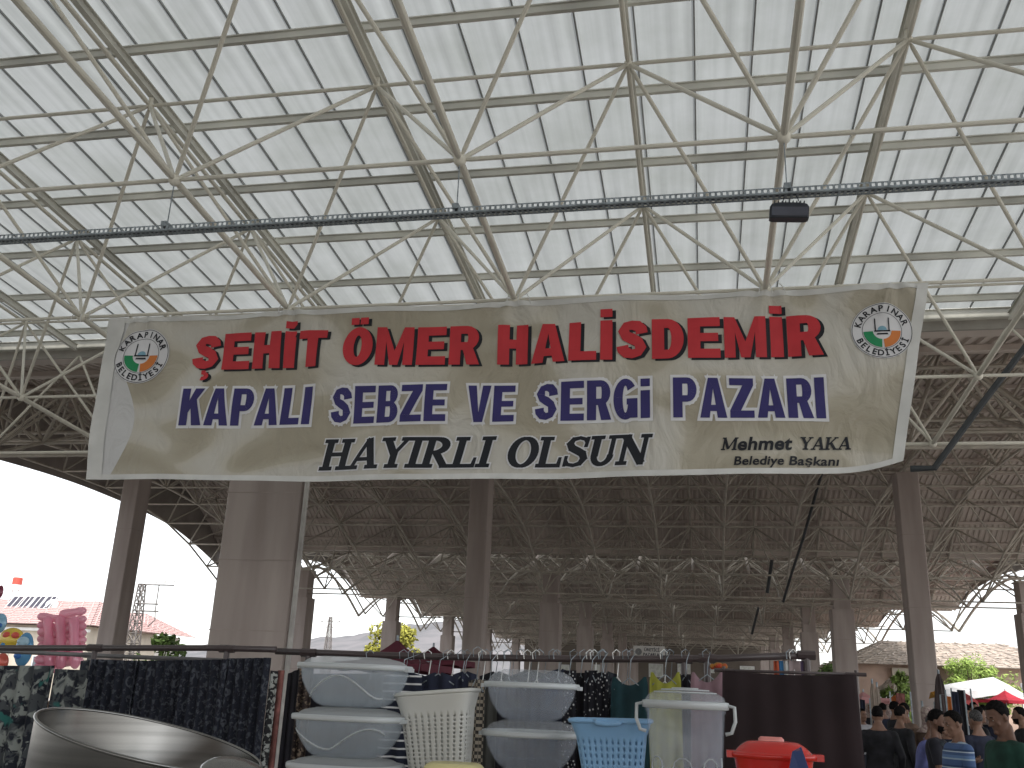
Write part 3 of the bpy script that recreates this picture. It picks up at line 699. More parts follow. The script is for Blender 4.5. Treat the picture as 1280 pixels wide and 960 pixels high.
# slab serif italic capitals drawn stroke by stroke
def glyph(ch):
    q = []
    def stem(x, w_=.17, y0=0, y1=1): q.append([(x, y0), (x+w_, y0), (x+w_, y1), (x, y1)])
    def serif(x, y, w_=.36, h=.085): q.append([(x-w_/2, y), (x+w_/2, y), (x+w_/2, y+h), (x-w_/2, y+h)])
    def stroke(p, ws):
        n_ = len(p); L, Rr = [], []
        for i in range(n_):
            a = p[max(i-1, 0)]; c = p[min(i+1, n_-1)]; dx, dy = c[0]-a[0], c[1]-a[1]; m_ = math.hypot(dx, dy) or 1
            L.append((p[i][0]-dy/m_*ws[i]/2, p[i][1]+dx/m_*ws[i]/2)); Rr.append((p[i][0]+dy/m_*ws[i]/2, p[i][1]-dx/m_*ws[i]/2))
        for i in range(n_-1): q.append([Rr[i], Rr[i+1], L[i+1], L[i]])
    def arc(cx, cy, rx, ry, a0, a1, n_=14, wt=.19, wn=.07):
        pts = []; ws = []
        for i in range(n_+1):
            t = R(a0+(a1-a0)*i/n_); pts.append((cx+rx*math.cos(t), cy+ry*math.sin(t))); ws.append(wn+(wt-wn)*abs(math.cos(t)))
        stroke(pts, ws)
    wd = .8
    if ch == 'H': stem(.1); stem(.62); [serif(x, y) for x in (.185, .705) for y in (0, .915)]; q.append([(.2, .46), (.7, .46), (.7, .55), (.2, .55)]); wd = .9
    elif ch == 'A': stroke([(.12, .04), (.47, 1)], [.08, .08]); stroke([(.47, 1), (.74, .04)], [.17, .17]); q.append([(.24, .27), (.62, .27), (.62, .35), (.24, .35)]); serif(.13, 0, .32); serif(.74, 0, .36); wd = .9
    elif ch == 'Y': stroke([(.16, .95), (.44, .45)], [.17, .17]); stroke([(.74, .95), (.46, .45)], [.08, .08]); stem(.37, .17, 0, .5); serif(.455, 0); serif(.17, .915, .36); serif(.73, .915, .3); wd = .86
    elif ch == 'I': stem(.12); serif(.205, 0); serif(.205, .915); wd = .42
    elif ch == 'R': stem(.1); serif(.185, 0); serif(.16, .915, .3); arc(.32, .73, .30, .225, -90, 90); q.append([(.2, .925), (.34, .925), (.34, 1), (.2, 1)]); q.append([(.2, .465), (.36, .465), (.36, .54), (.2, .54)]); stroke([(.38, .5), (.70, .04)], [.16, .16]); serif(.74, 0, .26); wd = .88
    elif ch == 'L': stem(.1); serif(.185, .915); q.append([(.02, 0), (.7, 0), (.7, .085), (.02, .085)]); q.append([(.62, .08), (.7, .08), (.7, .3), (.65, .3)]); wd = .74
    elif ch == 'O': arc(.42, .5, .33, .47, 0, 360, 32); wd = .86
    elif ch == 'S':
        pts = [(.62, .80), (.56, .92), (.40, .965), (.22, .92), (.14, .77), (.22, .62), (.40, .52), (.56, .42), (.63, .26), (.54, .09), (.36, .035), (.18, .07), (.10, .22)]
        stroke(pts, [.05, .08, .08, .12, .18, .19, .19, .19, .18, .12, .08, .08, .05]); q.append([(.58, .66), (.65, .66), (.67, .98), (.61, .98)]); q.append([(.07, .02), (.12, .02), (.14, .34), (.08, .34)]); wd = .74
    elif ch == 'U': stem(.1, .17, .32, 1); arc(.41, .33, .235, .29, 180, 360, 14, .14, .09); stem(.60, .09, .32, 1); serif(.185, .915); serif(.65, .915, .28); wd = .86
    elif ch == 'M': stem(.1, .09); stem(.86, .17); stroke([(.14, .97), (.50, .08)], [.17, .17]); stroke([(.50, .08), (.90, .97)], [.08, .08]); serif(.14, 0, .28); serif(.94, 0, .34); serif(.12, .915, .26); serif(.98, .915, .24); wd = 1.16
    elif ch == 'K': stem(.1); serif(.185, 0); serif(.185, .915); stroke([(.27, .42), (.70, .96)], [.08, .08]); stroke([(.38, .56), (.72, .04)], [.17, .17]); serif(.72, .915, .26); serif(.74, 0, .30); wd = .90
    elif ch == 'N': stem(.1, .09); stem(.66, .09); stroke([(.13, .96), (.70, .04)], [.19, .19]); serif(.14, 0, .28); serif(.12, .915, .3); serif(.71, .915, .28); wd = .86
    return q, wd
def serif_word(s, p0, p1, hp):
    poly_word([glyph(c) for c in s], p0, p1, hp, [(M_wht, .065, .006, (0, 0)), (M_blk, .022, .012, (0, 0))], shear=.22, gap=0)
serif_word('HAYIRLI', (396, 586), (612, 584), 36)
serif_word('OLSUN', (632, 584), (808, 582), 36)
def plain_serif(s, p0, p1, hp): poly_word([glyph(c) for c in s], p0, p1, hp, [(M_blk, .012, .012, (0, 0))], shear=.22, gap=0)
plain_serif('M', (901, 564), (921, 564), 15.5)
word('ehmet', (921, 564), (989, 563), 15.5, M_blk, 'plain', .03, .2)
plain_serif('YAKA', (998, 563), (1063, 562), 15.5)
word('Belediye', (917, 583), (979, 582), 10.5, M_blk, 'plain', .025, .2)
word('Başkanı', (986, 582), (1048, 582), 10.5, M_blk, 'plain', .025, .2)
# round municipal emblems, printed
def disc(cx, cz, r0_, r1, a0, a1, m, off, name, n_=48):
    q = MB(); st = 3
    for i in range(n_+1):
        t = R(a0+(a1-a0)*i/n_)
        for j in range(st+1):
            rr = r0_+(r1-r0_)*j/st; q.v.append(on_banner(cx+rr*math.cos(t), cz+rr*math.sin(t), off))
    for i in range(n_):
        for j in range(st): k = i*(st+1)+j; q.f.append((k, k+1, k+st+2, k+st+1))
    q.build(name, m, banner)
M_grn = mat('green_print', (.02, .25, .10), .5, var=.05); M_org = mat('orange_print', (.62, .20, .05), .5, var=.05); M_sky = mat('pale_blue_print', (.2, .38, .48), .5, var=.05)
def emblem(px_, py_, rp):
    cx, cz = bp(px_, py_); r_ = abs(bp(px_+rp, py_)[0]-cx)
    disc(cx, cz, .001, r_, 0, 360, M_wht, .010, 'emblem_disc'); disc(cx, cz, r_*.955, r_*.975, 0, 360, M_blk, .014, 'emblem_ring'); disc(cx, cz, r_*.63, r_*.645, 0, 360, M_blk, .014, 'emblem_ring')
    disc(cx, cz, r_*.30, r_*.60, 180, 266, M_grn, .014, 'emblem_green_quarter'); disc(cx, cz, r_*.30, r_*.60, 274, 360, M_org, .014, 'emblem_orange_quarter')
    disc(cx, cz+r_*.02, .001, r_*.15, 0, 180, M_sky, .016, 'emblem_dome'); 
    q = MB()
    for s in (-1, 1):
        for a_, b_, c_, d_ in ((s*.22-.02, s*.22+.02, -.02, .45),):
            q.add([on_banner(cx+r_*a_, cz+r_*c_, .016), on_banner(cx+r_*b_, cz+r_*c_, .016), on_banner(cx+r_*s*.22, cz+r_*(d_+.06), .016)], [(0, 1, 2)])
            q.add([on_banner(cx+r_*a_, cz+r_*c_, .018), on_banner(cx+r_*b_, cz+r_*c_, .018), on_banner(cx+r_*b_, cz+r_*d_, .018), on_banner(cx+r_*a_, cz+r_*d_, .018)], [(0, 1, 2, 3)])
    q.add([on_banner(cx-r_*.26, cz-r_*.03, .017), on_banner(cx+r_*.26, cz-r_*.03, .017), on_banner(cx+r_*.26, cz+r_*.02, .017), on_banner(cx-r_*.26, cz+r_*.02, .017)], [(0, 1, 2, 3)])
    q.add([on_banner(cx-r_*.2, cz-r_*.14, .017), on_banner(cx+r_*.2, cz-r_*.14, .017), on_banner(cx+r_*.16, cz-r_*.08, .017), on_banner(cx-r_*.16, cz-r_*.08, .017)], [(0, 1, 2, 3)])
    q.build('emblem_mosque', M_blk, banner)
    for s, top in (('KARAPINAR', True), ('BELEDİYESİ', False)):
        n_ = len(s); q = MB(); span = 138 if top else 130
        for i, ch in enumerate(s):
            vs, fs = text_raw(ch, .03); x0 = min(v[0] for v in vs); x1 = max(v[0] for v in vs); sc_ = r_*.2/caph()
            if top: t = R(90+span/2-span*i/(n_-1)); ro = t-math.pi/2; rad = r_*.70
            else: t = R(270-span/2+span*i/(n_-1)); ro = t+math.pi/2; rad = r_*.90
            out = []
            for v in vs:
                lx, lz = (v[0]-(x0+x1)/2)*sc_, v[1]*sc_
                out.append(on_banner(cx+rad*math.cos(t)+lx*math.cos(ro)-lz*math.sin(ro), cz+rad*math.sin(t)+lx*math.sin(ro)+lz*math.cos(ro), .015))
            MB().add(out, fs).build('emblem_letter', M_blk, banner)
emblem(179, 446, 33); emblem(1102, 415, 39)

# ================================================================== MARKET, PEOPLE, GOODS
# ------------------------------------------------------------------ things beyond the hall, left
M_wall = mat('cream_render_wall', (.52, .46, .38), .9, var=.08, scale=1.2, stretch=(1, 1, .4)); M_wall2 = mat('pink_render_wall', (.50, .36, .29), .9, var=.08, scale=1.0)
M_tileL = mat('overexposed_red_tiles', (.56, .40, .38), .8, var=.1, scale=9); M_tileG = mat('weathered_brown_tiles', (.50, .43, .37), .85, var=.2, scale=3)  # red tiles desaturated and lightened to imitate overexposure in daylight
M_white = mat('white_paint', (.75, .75, .73), .5, var=.04); M_frame = mat('window_frame_white', (.7, .7, .7), .5, var=.03)
def tiled_roof(name, quads, m, parent, step=.45):
    # every slope is a quad (eave left, eave right, ridge right, ridge left) covered with overlapping tile courses
    q = MB()
    for (a, b_, c, d) in quads:
        a, b_, c, d = map(Vector, (a, b_, c, d)); n_ = max(3, int((d-a).length/step)); nn = (b_-a).cross(d-a).normalized()
        if nn.z < 0: nn = -nn
        for k in range(n_):
            t0, t1 = k/n_, (k+1)/n_
            l0, r0_, l1, r1 = a.lerp(d, t0), b_.lerp(c, t0), a.lerp(d, t1), b_.lerp(c, t1)
            q.add([l0+nn*.07, r0_+nn*.07, r1+nn*.01, l1+nn*.01, l0, r0_], [(0, 1, 2, 3), (4, 5, 1, 0)])
            wl = (r0_-l0).length; m_ = max(1, int(wl/.9))
            for j in range(m_):
                u = (j+.5)/m_; q.bar(l0.lerp(r0_, u)+nn*.06, l1.lerp(r1, u)+nn*.04, .10, .06)
    return q.build(name, m, parent)
def window(parent, x0, x1, z0, z1, y, panes=2, m=M_glass):
    f = MB(); t_ = .07
    f.box((x0, y-.06, z0), (x0+t_, y, z1)).box((x1-t_, y-.06, z0), (x1, y, z1)).box((x0+t_, y-.06, z0), (x1-t_, y, z0+t_)).box((x0+t_, y-.06, z1-t_), (x1-t_, y, z1))
    for k in range(1, panes):
        xm = x0+(x1-x0)*k/panes; f.box((xm-t_/2, y-.05, z0+t_), (xm+t_/2, y-.003, z1-t_))
    o = f.build('window', M_frame, parent)
    for k in range(panes):
        xa, xb2 = x0+(x1-x0)*k/panes+t_*.6, x0+(x1-x0)*(k+1)/panes-t_*.6
        MB().box((xa, y-.02, z0+t_), (xb2, y-.01, z1-t_)).build('pane', m, o)
    return o
HY = 62
def P2(x, y, Y=HY): p = at(x, y, Y); return p.x, p.z
hx1, hz = P2(112, 777); hx0 = hx1-26; er = P2(60, 762)[1]
h = thing('house', 'low cream house with pale red tiled roof and solar panels at the far left', 'house', ((hx0+hx1)/2, HY+4, 0))
MB().box((hx0, HY, 0), (hx1, HY+9, hz-.35)).build('wall', M_wall, h)
MB().box((hx0-.2, HY-.25, hz-.75), (hx1+.2, HY-.004, hz-.55)).build('cornice', M_white, h)
rz_ = er+1.0
tiled_roof('roof', [((hx0-.6, HY-.7, hz-.3), (hx1+.6, HY-.7, hz-.3), (hx1-2.5, HY+4.5, rz_), (hx0+2.5, HY+4.5, rz_)), ((hx1+.6, HY-.7, hz-.3), (hx1+.6, HY+9.7, hz-.3), (hx1-2.5, HY+4.5, rz_), (hx1-2.5, HY+4.5, rz_)), ((hx1+.6, HY+9.7, hz-.3), (hx0-.6, HY+9.7, hz-.3), (hx0+2.5, HY+4.5, rz_), (hx1-2.5, HY+4.5, rz_)), ((hx0-.6, HY+9.7, hz-.3), (hx0-.6, HY-.7, hz-.3), (hx0+2.5, HY+4.5, rz_), (hx0+2.5, HY+4.5, rz_))], M_tileL, h)
for k in range(5): window(h, hx0+2+k*5, hx0+3.4+k*5, 1.2, 2.8, HY)
# solar water heaters
M_panel = mat('solar_glass', (.055, .05, .07), .2, spec=.6, var=.1)
for k, (xa, xb_) in enumerate(((2, 15), (18, 29), (31, 43), (45, 57))):
    yb_ = 761; p0 = at(xa+3, yb_, HY+2.5); p1 = at(xb_+3, yb_, HY+2.5); zt = at(xa, 745, HY+3.6).z
    t = thing('solar_panel', ['leftmost dark solar panel on the pale red roof', 'second dark solar panel from the left on the pale red roof', 'third dark solar panel from the left on the pale red roof', 'rightmost dark solar panel on the pale red roof'][k], 'solar panel', p0, 'solar panels on the red roof')
    q = MB(); a, b_, c, d = p0, p1, Vector((p1.x-.15, HY+3.6, zt)), Vector((p0.x-.15, HY+3.6, zt))
    nn = (b_-a).cross(d-a).normalized(); q.add([a, b_, c, d, a-nn*.08, b_-nn*.08, c-nn*.08, d-nn*.08], [(0,1,2,3),(7,6,5,4),(0,4,5,1),(1,5,6,2),(2,6,7,3),(3,7,4,0)]); q.build('panel', M_panel, t)
    q = MB()
    for s_, e_ in ((a, b_), (b_, c), (c, d), (d, a), ((a+b_)/2, (c+d)/2)): q.bar(s_+nn*.01, e_+nn*.01, .05, .05)
    q.build('frame', M_white, t)
    MB().tube([c-nn*.05, (c.x, c.y, c.z-(zt-p0.z)-.2)], .03, 6).build('leg', M_white, t)
tk = at(21, 731, HY+4); t = thing('water_tank', 'small red and white solar water tank on stilts above the roof', 'water tank', (tk.x, HY+4, er))
q = MB(); q.lathe([(.30, -.42), (.34, -.38), (.34, .02)], 20, cen=(tk.x, HY+4, tk.z), close=True); q.build('tank_base', M_white, t)
q = MB(); q.lathe([(.36, .02), (.36, .5), (.30, .56)], 20, cen=(tk.x, HY+4, tk.z), close=True); q.build('tank_top', mat('tank_red', (.55, .10, .07), .5), t)
for s_ in (-1, 1): MB().tube([(tk.x+s_*.25, HY+4, tk.z-.42), (tk.x+s_*.55, HY+3.8, er-.2)], .045, 6).build('leg', M_white, t)
ds = at(65, 757, HY+3); t = thing('satellite_dish', 'small pale satellite dish beside the solar panels', 'dish', (ds.x, HY+3, er-.5))
m5 = Matrix.Translation(ds) @ Matrix.Rotation(R(60), 4, 'X') @ Matrix.Rotation(R(20), 4, 'Y')
q = MB(); q.lathe([(.02, 0), (.2, .02), (.35, .07), (.45, .14), (.44, .15), (.34, .09), (.2, .04), (.02, .02)], 24, m=m5); q.build('bowl', M_white, t, smooth=True)
MB().tube([ds, (ds.x, ds.y+.05, er-.6)], .03, 6).build('mast', M_gal, t); MB().tube([ds, m5 @ Vector((0, -.1, .5))], .015, 5).build('feed_arm', M_gal, t)
# second small house behind the pylon
hx1, hz = P2(178, 790, 75); hx0 = P2(95, 790, 75)[0]; er = P2(168, 764, 75)[1]
h = thing('house', 'small pale house with red hipped roof half hidden behind the left concrete column', 'house', ((hx0+hx1)/2, 77, 0))
MB().box((hx0, 75, 0), (hx1-.4, 82, hz-.1)).build('wall', mat('pale_wall', (.62, .59, .54), .9), h)
tiled_roof('roof', [((hx0, 74.2, hz), (hx1+.6, 74.2, hz), (hx1-2.2, 78.5, er+.1), (hx0+2, 78.5, er+.1)), ((hx1+.6, 74.2, hz), (hx1+.6, 82.8, hz), (hx1-2.2, 78.5, er+.1), (hx1-2.2, 78.5, er+.1))], M_tileL, h)
for k in range(2): window(h, hx1-2.2-k*2.6, hx1-1.0-k*2.6, hz-2.2, hz-.9, 75)
# electricity pylon and far mast
def lattice(name, label, x, y, zt, w0, w1, arms, rr, cat='pylon'):
    t = thing(name, label, cat, (x, y, 0))
    n_ = 12; q = MB()
    cs = lambda z: w0+(w1-w0)*z/zt
    for sx, sy in ((-1, -1), (1, -1), (1, 1), (-1, 1)):
        MB().tube([(x+sx*w0/2, y+sy*w0/2, 0), (x+sx*w1/2, y+sy*w1/2, zt)], rr, 5).build('leg', M_steelD, t)
    for k in range(n_):
        z0, z1 = zt*k/n_, zt*(k+1)/n_; a, c = cs(z0)/2, cs(z1)/2
        for (s1, s2) in (((-1, -1), (1, -1)), ((1, -1), (1, 1)), ((1, 1), (-1, 1)), ((-1, 1), (-1, -1))):
            q.tube([(x+s1[0]*a, y+s1[1]*a, z0), (x+s2[0]*c, y+s2[1]*c, z1)], rr*.6, 4); q.tube([(x+s2[0]*a, y+s2[1]*a, z0), (x+s1[0]*c, y+s1[1]*c, z1)], rr*.6, 4)
            q.tube([(x+s1[0]*c, y+s1[1]*c, z1), (x+s2[0]*c, y+s2[1]*c, z1)], rr*.6, 4)
    stuff(q.build('bracing', M_steelD, t))
    for (p, q2) in arms: MB().tube([p, q2], rr*.8, 5).build('cross_arm', M_steelD, t)
    return t
M_steelD = mat('weathered_steel', (.20, .18, .17), .6, .3, var=.15)
pt = at(177, 730, 55); px1 = at(218, 730, 55).x
t = lattice('electricity_pylon', 'grey lattice electricity pole with side arms between the left column and the broad pier', at(166, 805, 55).x, 55, pt.z, .9, .32, [], .045)
topx = at(166, 805, 55).x
for (ya, xr2) in ((731, 218), (755, 198), (764, 198)):
    z = at(190, ya, 55).z; MB().tube([(topx-.2, 55, z), (at(xr2, ya, 55).x, 55, z)], .05, 5).build('cross_arm', M_steelD, t)
zA, zB = at(198, 731, 55).z, at(194, 775, 55).z
MB().tube([(at(199, 731, 55).x, 55, zA), (at(199, 731, 55).x, 55, at(198, 764, 55).z), (at(194, 773, 55).x, 55, zB), (at(185, 783, 55).x, 55, at(185, 783, 55).z)], .04, 5).build('drop_frame', M_steelD, t)
for xx in (195, 206, 217):
    p = at(xx, 729, 55); q = MB(); q.lathe([(.03, 0), (.09, .03), (.09, .08), (.05, .1), (.09, .14), (.09, .19), (.04, .22), (.03, .33)], 10, cen=(p.x, 55, p.z), close=True); q.build('insulator', M_white, t)
p = at(413, 775, 300); lattice('radio_mast', 'far off lattice mast on the hillside between the pier and the scalloped roof', p.x, 300, p.z+1, 3.0, .8, [((p.x-3.6, 300, p.z-.5), (p.x+3.6, 300, p.z-.5)), ((p.x-3.4, 300, p.z), (p.x-.3, 300, p.z-3.2)), ((p.x+3.4, 300, p.z), (p.x+.3, 300, p.z-3.2))], .14, 'mast')

# ------------------------------------------------------------------ trees
def tree(label, x, y, h_, cw, col, name='leafy_tree', seed=1, leaf=.22, nleaf=2600, trunk=.12, low=.35, group=None):
    rnd = random.Random(seed); t = thing(name, label, 'tree', (x, y, 0), group)
    bark = mat('bark', (.16, .12, .09), .9, var=.3, scale=8)
    q = MB(); tp = Vector((x+rnd.uniform(-.2, .2), y, h_*.6)); q.tube([(x, y, 0), (x+.05, y, h_*.3), tp], [trunk, trunk*.75, trunk*.4], 8)
    cl = []
    for k in range(26):
        a = rnd.uniform(0, 6.28); rr = cw/2*math.sqrt(rnd.random())*.85; z = h_*(low+(1-low)*rnd.uniform(.08, .95))
        f_ = math.sin(max(.15, min(1, (z/h_-low)/(1-low)))*math.pi*.85+.25); p = Vector((x+rr*f_*math.cos(a), y+rr*f_*math.sin(a), z)); cl.append((p, rnd.uniform(.5, 1.1)*cw*.14))
        q.tube([(x+.03, y, h_*rnd.uniform(.25, .55)), p.lerp(Vector((x, y, z*.8)), .5), p], [trunk*.35, trunk*.2, trunk*.07], 5)
    q.build('trunk', bark, t)
    for tone in (0, 1):
        c = tuple(v*(1.25 if tone else .7) for v in col); q = MB()
        for _ in range(nleaf//2):
            p, r_ = rnd.choice(cl); d = Vector((rnd.gauss(0, 1), rnd.gauss(0, 1), rnd.gauss(0, .8))); d = d.normalized()*r_*rnd.random()**.5*1.3; o_ = p+d
            u = Vector((rnd.gauss(0, 1), rnd.gauss(0, 1), rnd.gauss(0, 1))).normalized(); v_ = u.orthogonal().normalized(); s_ = leaf*rnd.uniform(.6, 1.3)
            q.add([o_-u*s_, o_+v_*s_*.4, o_+u*s_, o_-v_*s_*.4], [(0, 1, 2, 3)])
        stuff(q.build('foliage', mat('leaf_%s_%d' % (label[:12], tone), c, .7, var=.2, scale=2), t))
p = at(492, 783, 95); tree('yellow green tree between the scalloped roof columns above the maroon parasol', p.x, 95, p.z+.2, 6.2, (.30, .29, .05), seed=4, leaf=.28, nleaf=4200, low=.3)
p = at(206, 797, 48); tree('small spiky green shrub tree below the lattice pole', p.x, 48, p.z, 2.8, (.10, .16, .04), 'shrub', 5, .2, 1500)
p = at(1209, 830, 69.5); tree('bright green tree behind the white tent roof at right', p.x, 69.5, p.z+.2, 4.6, (.30, .42, .10), seed=6, leaf=.11, nleaf=7000, low=.3)
p = at(1237, 835, 69); tree('darker low green tree right of the bright green one', p.x, 69, p.z, 3.8, (.24, .32, .08), seed=8, leaf=.16, nleaf=2200, low=.3)
p = at(1122, 838, 52); tree('green tree showing left of the right hand column', p.x, 52, p.z, 2.0, (.24, .34, .09), seed=9, leaf=.15, nleaf=2200, low=.2)
p = at(1031, 832, 60); tree('green bush between two columns left of the hip roofed house', p.x, 60, p.z, 2.8, (.12, .20, .05), 'shrub', 10, .16, 2000, low=.1)

# ------------------------------------------------------------------ hip roofed building at right
BYY = 72
xl_, ze = P2(1030, 833, BYY); xr2, _ = P2(1212, 840, BYY); zr = P2(1105, 808, BYY+5)[1]
h = thing('house', 'long pink walled house with brown hipped roof beyond the right hand columns', 'house', ((xl_+xr2)/2, BYY, 0))
xm = P2(1072, 835, BYY)[0]; ze = P2(1100, 829, BYY)[1]
MB().box((xm, BYY, 0), (xm+14, BYY+10, ze)).build('wall', M_wall2, h)
MB().box((xl_-1, BYY+3, 0), (xm-.01, BYY+10, ze-.6)).build('wall', M_wall2, h)
MB().box((xm+14.01, BYY+2.5, 0), (xm+34, BYY+10, ze-1.0)).build('wall', M_wall2, h)
MB().box((xm+2.2, BYY-.5, 0), (xm+4.6, BYY-.003, ze-.3)).build('bay', M_wall, h)
tiled_roof('roof', [((xm-1.2, BYY-1, ze-.1), (xm+15, BYY-1, ze-.1), (xm+11, BYY+5, zr+.4), (xm+2.6, BYY+5, zr+.4)), ((xm-1.2, BYY+11, ze-.1), (xm-1.2, BYY-1, ze-.1), (xm+2.6, BYY+5, zr+.4), (xm+2.6, BYY+5, zr+.4)), ((xm+15, BYY-1, ze-.1), (xm+15, BYY+11, ze-.1), (xm+11, BYY+5, zr+.4), (xm+11, BYY+5, zr+.4))], M_tileG, h, .5)
tiled_roof('roof', [((xm+14.5, BYY+1.5, ze-1), (xm+35, BYY+1.5, ze-1), (xm+30, BYY+6, zr-.1), (xm+12, BYY+6, zr-.1)), ((xm+35, BYY+1.5, ze-1), (xm+35, BYY+11, ze-1), (xm+30, BYY+6, zr-.1), (xm+30, BYY+6, zr-.1))], M_tileG, h, .5)
tiled_roof('roof', [((xl_-2, BYY+2, ze-.6), (xm-1.2, BYY+2, ze-.6), (xm-1.2, BYY+6.5, ze+.3), (xl_+2, BYY+6.5, ze+.3))], M_tileG, h, .5)
window(h, xm+2.6, xm+4.2, ze-2.6, ze-1.0, BYY-.5); window(h, xm+6.6, xm+8.2, ze-2.6, ze-1.0, BYY); window(h, xm+10.4, xm+12, ze-2.6, ze-1.0, BYY); window(h, xm+17, xm+18.6, ze-3, ze-1.6, BYY+2.5)
for k in range(3): MB().box((xm+13.5+k*1.7, BYY+4.2, zr-.6), (xm+13.9+k*1.7, BYY+4.6, zr+.45)).build('chimney', M_wall2, h)
h = thing('shed', 'small gabled shed in front of the pink walled house', 'shed', (at(1115, 850, 60).x, 60, 0))
p0 = at(1103, 866, 60); p1 = at(1150, 866, 60); pk = at(1133, 846, 60)
MB().box((p0.x+.3, 60, 0), (p1.x, 64, p0.z)).build('wall', M_wall2, h)
q = MB(); q.add([(p0.x+.3, 60, p0.z), (p1.x, 60, p0.z), (pk.x, 60, pk.z)], [(0, 1, 2)]); q.build('gable', mat('pale_gable', (.5, .45, .38), .8), h)
tiled_roof('roof', [((p0.x, 59.7, p0.z-.1), (p0.x, 64.3, p0.z-.1), (pk.x, 64.3, pk.z+.1), (pk.x, 59.7, pk.z+.1)), ((p1.x+.3, 64.3, p0.z-.1), (p1.x+.3, 59.7, p0.z-.1), (pk.x, 59.7, pk.z+.1), (pk.x, 64.3, pk.z+.1))], M_tileG, h)
# far end building closing the hall
h = thing('market_building', 'long brownish building with square white windows closing the far end of the hall', 'building', (-2, 122, 0))
xa, xb2 = at(655, 830, 121).x, at(985, 830, 121).x; zt = at(800, 800, 121).z
MB().box((xa, 121, 0), (xb2, 130, zt)).build('wall', mat('brown_grey_wall', (.16, .135, .115), .9, var=.06, scale=.5), h)
MB().box((xa, 120.9, zt+.01), (xb2, 131, zt+1.6)).build('parapet', mat('pale_metal_cladding', (.22, .21, .18), .6, var=.06, scale=.6, stretch=(6, 1, .2)), h)
M_lwin = mat('pale_curtained_window', (.62, .64, .60), .4, var=.1)
for (x0_, x1_, y0_, y1_) in ((742, 754, 831, 842), (771, 781, 831, 842), (811, 829, 830, 846), (847, 863, 830, 842), (925, 943, 833, 840), (880, 893, 831, 841), (700, 712, 831, 843)):
    a, c = at(x0_, y1_, 121), at(x1_, y0_, 121); window(h, a.x, c.x, a.z, c.z, 120.98, 2, M_lwin)
# hanging sign inside the hall
SY = 45; s0, s1 = at(792, 822, SY), at(831, 808, SY)
t = thing('hanging_sign', 'small white sign board with dark lettering hanging mid hall, above the clothes rail', 'sign', (s0.x, SY, s0.z))
MB().box((s0.x, SY, s0.z), (s1.x, SY+.05, s1.z)).build('board', mat('sign_white', (.6, .58, .55), .5, var=.04), t)
M_sign = mat('sign_dark_print', (.03, .03, .05), .5)
def flat_text(s, x0, x1, z, h_, y, m, parent, name='lettering'):
    vs, fs = text_raw(s, .02); a, c = min(v[0] for v in vs), max(v[0] for v in vs)
    q = MB(); q.add([(x0+(v[0]-a)/(c-a)*(x1-x0), y, z+v[1]/caph()*h_) for v in vs], fs); return q.build(name, m, parent)
wd = s1.x-s0.x; hh = s1.z-s0.z
flat_text('ÜRETİCİ', s0.x+wd*.34, s1.x-wd*.17, s0.z+hh*.56, hh*.24, SY-.006, M_sign, t); flat_text('PAZARLARI', s0.x+wd*.31, s1.x-wd*.08, s0.z+hh*.18, hh*.24, SY-.006, M_sign, t)
q = MB(); q.lathe([(.01, 0), (hh*.28, 0)], 20, m=Matrix.Translation((s0.x+wd*.16, SY-.006, s0.z+hh*.5)) @ Matrix.Rotation(R(90), 4, 'X')); q.build('sign_emblem', mat('sign_grey', (.2, .2, .2), .5), t)
for xx in (s0.x+.1, s1.x-.1): MB().tube([(xx, SY+.025, s1.z), (xx, SY+.025, 8.2)], .012, 5).build('hanger_rod', M_farsteel, t)

# ------------------------------------------------------------------ parasols and tents
def parasol(label, px_, py_, Y, rad, drop, col, sides=6, pole=True, closed=False, group=None, cat='parasol', rot=.3):
    p = at(px_, py_, Y); t = thing('parasol', label, cat, (p.x, Y, 0), group)
    m = mat('cloth_'+str(col), col, .85, var=.1, scale=3)
    q = MB(); n_ = sides*6; rings = 7
    for i in range(rings+1):
        u = i/rings
        for j in range(n_):
            a = rot+2*math.pi*j/n_; k_ = math.cos(math.pi/sides)/math.cos(((a-rot) % (2*math.pi/sides))-math.pi/sides)
            rr = (rad*u*k_ if not closed else rad*(.1+u**.6*.9)*(1+.25*math.sin(j*2*math.pi/6)))+.01
            sag = -.10*rad*math.sin(u*math.pi)*(0 if closed else 1)
            q.v.append((p.x+rr*math.cos(a), Y+rr*math.sin(a), p.z-drop*u**(.9 if not closed else 1.1)+sag*(1 if not closed else 0)))
    k0 = len(q.v)
    for j in range(n_):
        v = q.v[rings*n_+j]; q.v.append((v[0], v[1], v[2]-(.14 if not closed else .02)*(1+.2*math.sin(j*1.3))))
    for i in range(rings+1):
        for j in range(n_): q.f.append((i*n_+j, i*n_+(j+1) % n_, (i+1)*n_+(j+1) % n_, (i+1)*n_+j))
    q.build('canopy', m, t)
    MB().tube([(p.x, Y, 0), (p.x, Y, p.z+.08)], .025, 6).build('pole', M_gal, t)
    if not closed:
        for j in range(sides):
            a = rot+2*math.pi*j/sides; MB().tube([(p.x, Y, p.z-drop*.9), (p.x+rad*.62*math.cos(a), Y+rad*.62*math.sin(a), p.z-drop*.75-.03)], .012, 4).build('rib', M_gal, t)
    return t
MAR = (.10, .022, .035)
parasol('dark maroon parasol with its peak showing behind the clothes rail left of the middle column', 497, 800, 17, 1.15, .42, MAR, 4, rot=.7, group='maroon parasols')
parasol('smaller dark maroon parasol further back beside the middle column', 542, 808, 22, 1.1, .3, MAR, 4, rot=.7, group='maroon parasols')
parasol('bright red parasol at the right edge over the crowd', 1256, 863, 60, 2.5, .55, (.42, .03, .05), 6)
parasol('pink and white parasol just right of the black curtain', 1079, 865, 30, .8, .15, (.55, .28, .28), 6)
